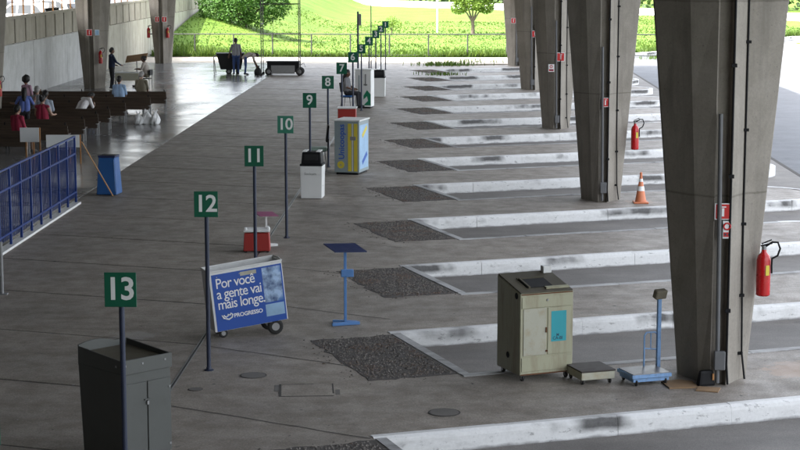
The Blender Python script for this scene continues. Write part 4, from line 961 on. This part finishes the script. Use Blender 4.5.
person('man in grey patterned shirt seated with his back turned', (-13.45, on_bench(59.4), ZH), R(3), sit(), ('checkshirt', 'darkcloth', 'short', 'long'), 'skin_b')
person('woman in red top seated on a bench behind the wide board', (-13.1, on_bench(57.4), ZH), R(-12), sit(elr=(.27, .02, .80), wrr=(.30, .16, .78), har=(.30, .28, .80)), ('redcloth', 'darkcloth', 'none', 'long'), 'skin_c', 'bun')
person('woman with round afro hair in pink top standing between the benches', (-14.95, 63.3, ZH), R(150), stand(), ('pinkcloth', 'darkcloth', 'short', 'long'), 'skin_a', 'afro', s=.97)
person('long haired woman in blue top and black skirt seen from behind', (-13.95, 58.7, ZH), R(10), stand(ell=(-.30, .08, 1.2), wrl=(-.42, .24, 1.18), hal=(-.5, .34, 1.2), elr=(.30, .06, 1.18), wrr=(.34, .22, 1.28), har=(.34, .28, 1.42)), ('bluetop', 'darkcloth', 'short', 'long'), 'skin_a', 'long', s=.94)
person('person in dark red clothes seated at the left picture edge', (-12.95, on_bench(53.4), ZH), R(-30), sit(), ('redcloth', 'redcloth', 'short', 'short'), 'skin_c', 'short')
person('second grey haired person seated on a bench near the patterned shirt', (-14.2, on_bench(61.5), ZH), R(0), sit(), ('greyshirt', 'darkcloth', 'short', 'long'), 'skin_c', 'short', hairm='hairgrey')
person('worker in dark overalls standing by the rubbish cart', (-10.85, 91.45, ZH), R(15), stand(ell=(-.26, .08, 1.14), wrl=(-.3, .18, .92), hal=(-.32, .24, .78)), ('greyshirt', 'jeans', 'short', 'long'), 'skin_b', s=1.07)
person('worker bending down to the ground beside the rubbish cart', (-10.35, 91.2, ZH), R(-80), stand(pelvis=(0, -.05, .90), chest=(0, .20, 1.05), neck=(0, .45, 1.08), head=(0, .57, 1.02), face=(0, .7, -.7), shl=(-.175, .38, 1.02), shr=(.175, .38, 1.02), ell=(-.2, .44, .74), elr=(.2, .46, .74), wrl=(-.14, .54, .50), wrr=(.14, .58, .50), hal=(-.1, .58, .36), har=(.1, .62, .36)), ('tanshirt', 'jeans', 'short', 'long'), 'skin_b')
person('person in grey shirt seated on a chair by sign 7', (-4.02, 70.9, .04), R(-105), sit(), ('greyshirt', 'darkcloth', 'short', 'long'), 'skin_b', 'long')
sk = thing('sack', 'small dark sack on the floor where the worker bends', 'sack', (-9.72, 91.3, 0))
MB().lathe([(.16, 0), (.2, .1), (.19, .25), (.11, .36), (.06, .42), (.1, .5)], n=12).build('sack_body', M['dumpster'], sk, smooth=True)
hc = thing('chair', 'small dark chair under the person seated at the desk', 'chair', (-13.8, 81.9, ZH), R(78))
MB().box((0, .04, .435), (.4, .4, .03)).build('seat', M['black'], hc); MB().box((0, -.2, .72), (.38, .03, .26)).build('backrest', M['black'], hc)
for x in (-.17, .17):
    for y in (-.17, .2): MB().tube([(x, y, 0), (x, y, .43 if y > 0 else .8)], .013, 6).build('leg', M['black'], hc)

# ------------------------------------------------------------------ fence, posts and lamp poles at the far end
fn = thing('fence', 'grey pipe fence running along the lawn edge', 'fence', (0, 109.15, 0))
M['fencegrey'] = pm('weathered fence steel', (.03, .033, .03), .6, .2, 9, .1)
fp = MB().tube([(0, 0, -.1), (0, 0, 1.36)], .045, 8).mesh('post', M['fencegrey'])
for i in range(14): place('post', fp, fn, (-17.8+2.36*i, 0, 0))
for z, r in ((1.36, .035), (.10, .03)): MB().tube([(-18.2, 0, z), (13.2, 0, z)], r, 8).build('rail', M['fencegrey'], fn)
lp = thing('lamp_pole', 'dark pole with a small grey box on top behind sign 6', 'pole', (-3.70, 72.9, 0))
MB().tube([(0, 0, 0), (0, 0, 3.75)], .04, 10).build('pole', M['poleblue'], lp); MB().box((.08, 0, 3.42), (.11, .11, .46)).build('lamp_box', M['grey'], lp, bevel=.01); MB().lathe([(.1, 0), (.1, .02)], n=12).build('foot', M['poleblue'], lp)
lp = thing('flag_pole', 'very thin tall dark pole rising behind sign 4', 'pole', (-3.42, 78.6, 0))
MB().tube([(0, 0, 0), (0, 0, 5.6)], [.025, .018], 8).build('pole', M['poleblue'], lp); MB().lathe([(.09, 0), (.09, .02)], n=12).build('foot', M['poleblue'], lp)
gp = thing('goal_post', 'white post with diagonal braces standing on the lawn', 'post', (-1.0, 146, 0))
MB().tube([(0, 0, -.1), (0, 0, 3.9)], .07, 8).build('post', M['whitepaint'], gp)
for s in (-1, 1): MB().tube([(0, 0, 2.55), (s*1.05, 0, 3.45)], .05, 8).build('brace', M['whitepaint'], gp)
MB().tube([(-1.3, 0, 3.4), (1.3, 0, 3.4)], .05, 8).build('beam', M['whitepaint'], gp)
for x, y, l in ((-6.8, 228, 'first'), (3.9, 216, 'second'), (8.5, 210.5, 'third')):
    q = thing('lamp_post', 'white lamp post beyond the low white wall, %s from the left' % l, 'lamp post', (x, y+1.2, 0), 0, 'white lamp posts beyond the lawn')
    MB().tube([(0, 0, -.1), (0, 0, 7.5)], [.12, .08], 8).build('pole', M['whitepaint'], q); MB().tube([(0, 0, 7.4), (.8, 0, 7.8), (1.5, 0, 7.8)], .06, 6).build('arm', M['whitepaint'], q); MB().box((1.7, 0, 7.78), (.6, .25, .14)).build('lamp_head', M['grey'], q)
# low white wall beyond the lawn
ww = thing('low_wall', 'low white wall running beyond the lawn', 'wall')
pts = [(-60, 290), (-14.3, 236), (7, 211), (33, 175), (62, 135)]
for (x0, y0), (x1, y1) in zip(pts[:-1], pts[1:]):
    d = Vector((x1-x0, y1-y0)).normalized(); q = Vector((-d.y, d.x))*.18
    MB().prism([(x0-q.x, y0-q.y), (x1-q.x, y1-q.y), (x1+q.x, y1+q.y), (x0+q.x, y0+q.y)], -.3, [.75]*4).build('wall_run', M['whitepaint'], ww)

# ------------------------------------------------------------------ trees, weeds, grass
def leaves(mb, c, rad, n, size, rg, squash=.8, shell=.45):
    for _ in range(n):
        d = Vector((rg.gauss(0, 1), rg.gauss(0, 1), rg.gauss(0, 1))).normalized(); rr_ = rad*(shell+(1-shell)*rg.random()**.5)
        p = Vector(c)+Vector((d.x, d.y, d.z*squash))*rr_; s_ = size*rg.uniform(.6, 1.3)
        a = Vector((rg.gauss(0, 1), rg.gauss(0, 1), rg.gauss(0, .6))).normalized(); b = a.cross(d+Vector((rg.gauss(0, .5), rg.gauss(0, .5), rg.gauss(0, .5)))).normalized()
        mb.add([p-a*s_*.5, p+b*s_*.28, p+a*s_*.5, p-b*s_*.28], [(0, 1, 2, 3)])
def tree(name, label, loc, trunk_h, trunk_r, blobs, n, size, m, seed, limbs=5, group='trees on the lawn'):
    t = thing(name, label, 'tree', loc, 0, group); rg = random.Random(seed); tb = MB()
    tb.tube([(0, 0, -.3), (.03, .02, trunk_h*.5), (-.02, .04, trunk_h)], [trunk_r*1.3, trunk_r, trunk_r*.85], 10)
    for i in range(limbs):
        b = blobs[i % len(blobs)][0]; mid = Vector((b[0]*.45, b[1]*.45, trunk_h+(b[2]-trunk_h)*.55)); tb.tube([(0, 0, trunk_h*.8), mid, b], [trunk_r*.6, trunk_r*.4, trunk_r*.12], 7)
    tb.build('trunk', M['bark'], t)
    cr = MB(); tot = sum(b[1]**2 for b in blobs)
    for c, r in blobs: leaves(cr, c, r, int(n*r*r/tot), size, rg)
    cr.build('crown', m, t)
    return t
rg = random.Random(11)
bz = lawn_z(-14.4, 127)
bl = [((-1.5, .0, 2.4), 1.15), ((-.4, -.5, 2.2), 1.2), ((.9, -.2, 2.3), 1.15), ((1.8, .1, 2.6), 1.0), ((-1.9, .3, 3.2), 1.0), ((-.7, .1, 3.5), 1.2), ((.7, .2, 3.6), 1.2), ((1.7, .1, 3.4), 1.0), ((0, .2, 4.5), 1.2), ((-1.2, .2, 4.3), .9), ((1.3, .1, 4.4), .9), ((0, -.9, 3.2), 1.0)]
tree('bush_tree', 'wide round dark green tree behind the two workers', (-14.5, 127, bz-1.25), 2.1, .22, [((c[0]*1.22, c[1]*1.2, c[2]), q*1.22) for c, q in bl], 15000, .2, M['leaf'], 5)
bl = [((-1.05, 0, 2.1), .72), ((1.05, .1, 2.15), .72), ((0, -.1, 2.5), .8), ((-.75, .2, 2.75), .7), ((.8, 0, 2.75), .7), ((-1.25, 0, 2.75), .45), ((1.3, 0, 2.85), .45), ((0, .1, 3.2), .7), ((.4, -.5, 2.2), .5)]
tree('small_tree', 'small light green tree with forked trunk on the lawn', (1.8, 142.5, lawn_z(1.8, 142.5)), 1.15, .14, bl, 6500, .18, M['leaf2'], 8)
bl = [((-.4, 0, .7), .55), ((.4, 0, .75), .5), ((0, .1, 1.0), .5)]
tree('sapling', 'low pale shrub on the lawn behind sign 3', (-4.6, 143, lawn_z(-4.6, 143)), .4, .04, bl, 500, .16, M['leaf2'], 9, 3)
# weeds growing out of the far platform end
def weed(label, loc, n, spread, hgt, seed):
    rg = random.Random(seed); mb = MB()
    for _ in range(n):
        x, y = rg.gauss(0, spread), rg.gauss(0, spread*.6); h_ = hgt*rg.uniform(.4, 1.1); q = rg.uniform(0, 6.3); w_ = .018; dx, dy = math.cos(q), math.sin(q); le = rg.uniform(.1, .35)*h_; ax, ay = rg.uniform(-1, 1)*le, rg.uniform(-1, 1)*le
        mb.add([(x-dx*w_, y-dy*w_, 0), (x+dx*w_, y+dy*w_, 0), (x+ax*.5+dx*w_, y+ay*.5+dy*w_, h_*.6), (x+ax, y+ay, h_), (x+ax*.5-dx*w_, y+ay*.5-dy*w_, h_*.6)], [(0, 1, 2, 4), (4, 2, 3)])
    w_ = thing('weed_clump', label, 'weeds', loc, 0, 'weeds at the far bays'); tag(mb.build('blades', M['blade'], w_), kind='stuff')
weed('largest weed clump growing at the far end of the platform', (-.3, 100.2, 0), 420, .75, .26, 1)
weed('low weed clump nearer than the largest one', (-.35, 92.0, 0), 160, .5, .18, 2)
weed('sparse weeds on the pavement beside the far right pillar', (1.2, 104.2, -.012), 120, .9, .25, 3)
weed('tall weeds on the sunlit pavement right of the second pillar', (12.9, 110.8, -.2), 200, .6, .3, 4)
# rough grass along the fence and over the lawn
mb = MB(); rg = random.Random(21); vs_ = []; fs_ = []
for i in range(30000):
    t = rg.random()**2.4; x = rg.uniform(-18.1, 30); e = y_edge(x); y = e+.1+t*62
    dn = math.sin(x*.9+1.3)*math.sin(y*.6)+math.sin(x*.31+y*.23)
    h_ = (.10+.24*max(0, 1-(y-e)/7))*rg.uniform(.5, 1.35)*(1+.35*dn); w_ = .05+.0008*(y-100); q = rg.uniform(0, 6.3); dx, dy = math.cos(q)*w_, math.sin(q)*w_; z = lawn_z(x, y)-.02; ax, ay = rg.uniform(-.5, .5)*h_, rg.uniform(-.5, .5)*h_; o = len(vs_)
    vs_ += [(x-dx, y-dy, z), (x+dx, y+dy, z), (x+ax, y+ay, z+max(.06, h_))]; fs_.append((o, o+1, o+2))
g_ = mb.add(vs_, fs_).build('rough_grass', M['blade']); tag(g_, 'rough tall grass along the fence and over the lawn', 'grass', kind='stuff')
# wood beyond the low wall
mb = MB(); rg = random.Random(31)
for i in range(90):
    t = i/89; x = -75+t*190; y = 285-t*120+rg.uniform(-6, 14) if x < 60 else 200+rg.uniform(-5, 14)
    y = max(y, 262-(x+14)*1.35 if x < 40 else 190)
    for j in range(3): leaves(mb, (x+rg.uniform(-1.5, 1.5), y+rg.uniform(-2, 2), 1.2+2.3*j+rg.uniform(-.4, .4)), rg.uniform(1.8, 3.0), 95, .75, rg)
tag(mb.build('wood', M['leafdark']), 'dark wood beyond the low white wall', 'wood', kind='stuff')
# traffic island on the right
mb = MB(); pts = [(29.5+5.6*math.cos(a*math.pi/16), 127.5+4.6*math.sin(a*math.pi/16)) for a in range(32)]; ptin = [(29.5+5.25*math.cos(a*math.pi/16), 127.5+4.25*math.sin(a*math.pi/16)) for a in range(32)]
isl = thing('traffic_island', 'grassy traffic island with white kerb at the right edge', 'island', (0, 0, 0))
vs_ = [(x, y, LANE_Z) for x, y in pts]+[(x, y, -.02) for x, y in pts]+[(x, y, -.02) for x, y in ptin]; n = 32
MB().add(vs_, [(i, (i+1) % n, n+(i+1) % n, n+i) for i in range(n)]+[(n+i, n+(i+1) % n, 2*n+(i+1) % n, 2*n+i) for i in range(n)]).build('island_kerb', M['kerb'], isl)
MB().prism(ptin, LANE_Z, -.015).build('turf', M['grass'], isl)

# ------------------------------------------------------------------ parked cars on the upper street
def car(label, loc, rz, paint):
    c = thing('parked_car', label, 'car', loc, rz, 'cars parked on the upper street')
    sec = [(-2.05, .35), (-2.1, .62), (-2.0, .86), (-1.55, .92), (2.0, .82), (2.1, .55), (2.02, .32)]   # side outline of the body (x, z)
    def loft(pts, hw, name, m, parent=None, tz=None):
        n = len(pts); vs_ = []
        for s in (-1, 1):
            for x, z in pts: vs_.append((x, s*(hw if tz is None else hw-tz*(z-.85)), z))
        fs_ = [(i, (i+1) % n, n+(i+1) % n, n+i) for i in range(n)]+[tuple(range(n-1, -1, -1)), tuple(n+i for i in range(n))]
        return MB().add(vs_, fs_).build(name, m, parent or c, bevel=.06, seg=2, smooth=True)
    body = loft(sec, .84, 'body', paint)
    cab = loft([(-1.85, .85), (1.05, .83), (.35, 1.40), (-.2, 1.47), (-1.2, 1.45), (-1.7, 1.2)], .78, 'cabin', paint, None, .22)
    for s in (-1, 1):
        for pts in ([(-1.0, .93), (-.2, .93), (-.2, 1.38), (-.95, 1.37)], [(-.1, .93), (.8, .93), (.3, 1.33), (-.1, 1.38)], [(-1.65, .95), (-1.1, .93), (-1.05, 1.36), (-1.3, 1.3)]):
            vs_ = [(x, s*(.785-.22*(z-.85)), z) for x, z in pts]+[(x, s*(.76-.22*(z-.85)), z) for x, z in pts]
            MB().add(vs_, [(0, 1, 2, 3), (7, 6, 5, 4), (0, 4, 5, 1), (1, 5, 6, 2), (2, 6, 7, 3), (3, 7, 4, 0)]).build('side_window', M['glass'], cab)
    MB().box((.715, 0, 1.125), (.02, 1.3, .66), (0, R(-50.5), 0)).build('windscreen', M['glass'], cab); MB().box((-1.80, 0, 1.04), (.02, 1.25, .36), (0, R(22), 0)).build('rear_window', M['glass'], cab)
    for x in (-1.3, 1.3):
        for s in (-1, 1): wheel(c, 'wheel', (x, s*.76, .31), .31, .2, 'y')
    for s in (-1, 1): MB().box((2.04, s*.62, .66), (.1, .3, .14)).build('headlight', M['paper'], c, bevel=.02); MB().box((-2.06, s*.66, .74), (.08, .2, .18)).build('tail_light', M['signred'], c, bevel=.02)
    MB().box((2.08, 0, .42), (.1, 1.5, .16)).build('bumper', M['black'], c, bevel=.03); MB().box((-2.08, 0, .45), (.1, 1.5, .16)).build('bumper', M['black'], c, bevel=.03)
cw = pm('white car paint', (.75, .75, .75), .2, .03, 3, 0); cbk = pm('dark car paint', (.02, .022, .03), .2, .05, 3, 0); cbl = pm('light blue car paint', (.12, .36, .6), .2, .05, 3, 0); crd = pm('dark red car paint', (.12, .015, .015), .2, .05, 3, 0)
car('white car parked nearest behind the parapet rail', (-21.7, 91.5, 2.2), R(160), cw)
car('dark car parked beside the white car behind the parapet', (-24.6, 97, 2.2), R(170), cbk)
car('second white car parked behind the first one', (-22.6, 100.5, 2.2), R(165), cw)
car('light blue car parked near the hall pillar', (-22.4, 108.0, 2.2), R(100), cbl)
car('dark red car parked far behind the parapet at left', (-30.0, 112.0, 2.2), R(20), crd)
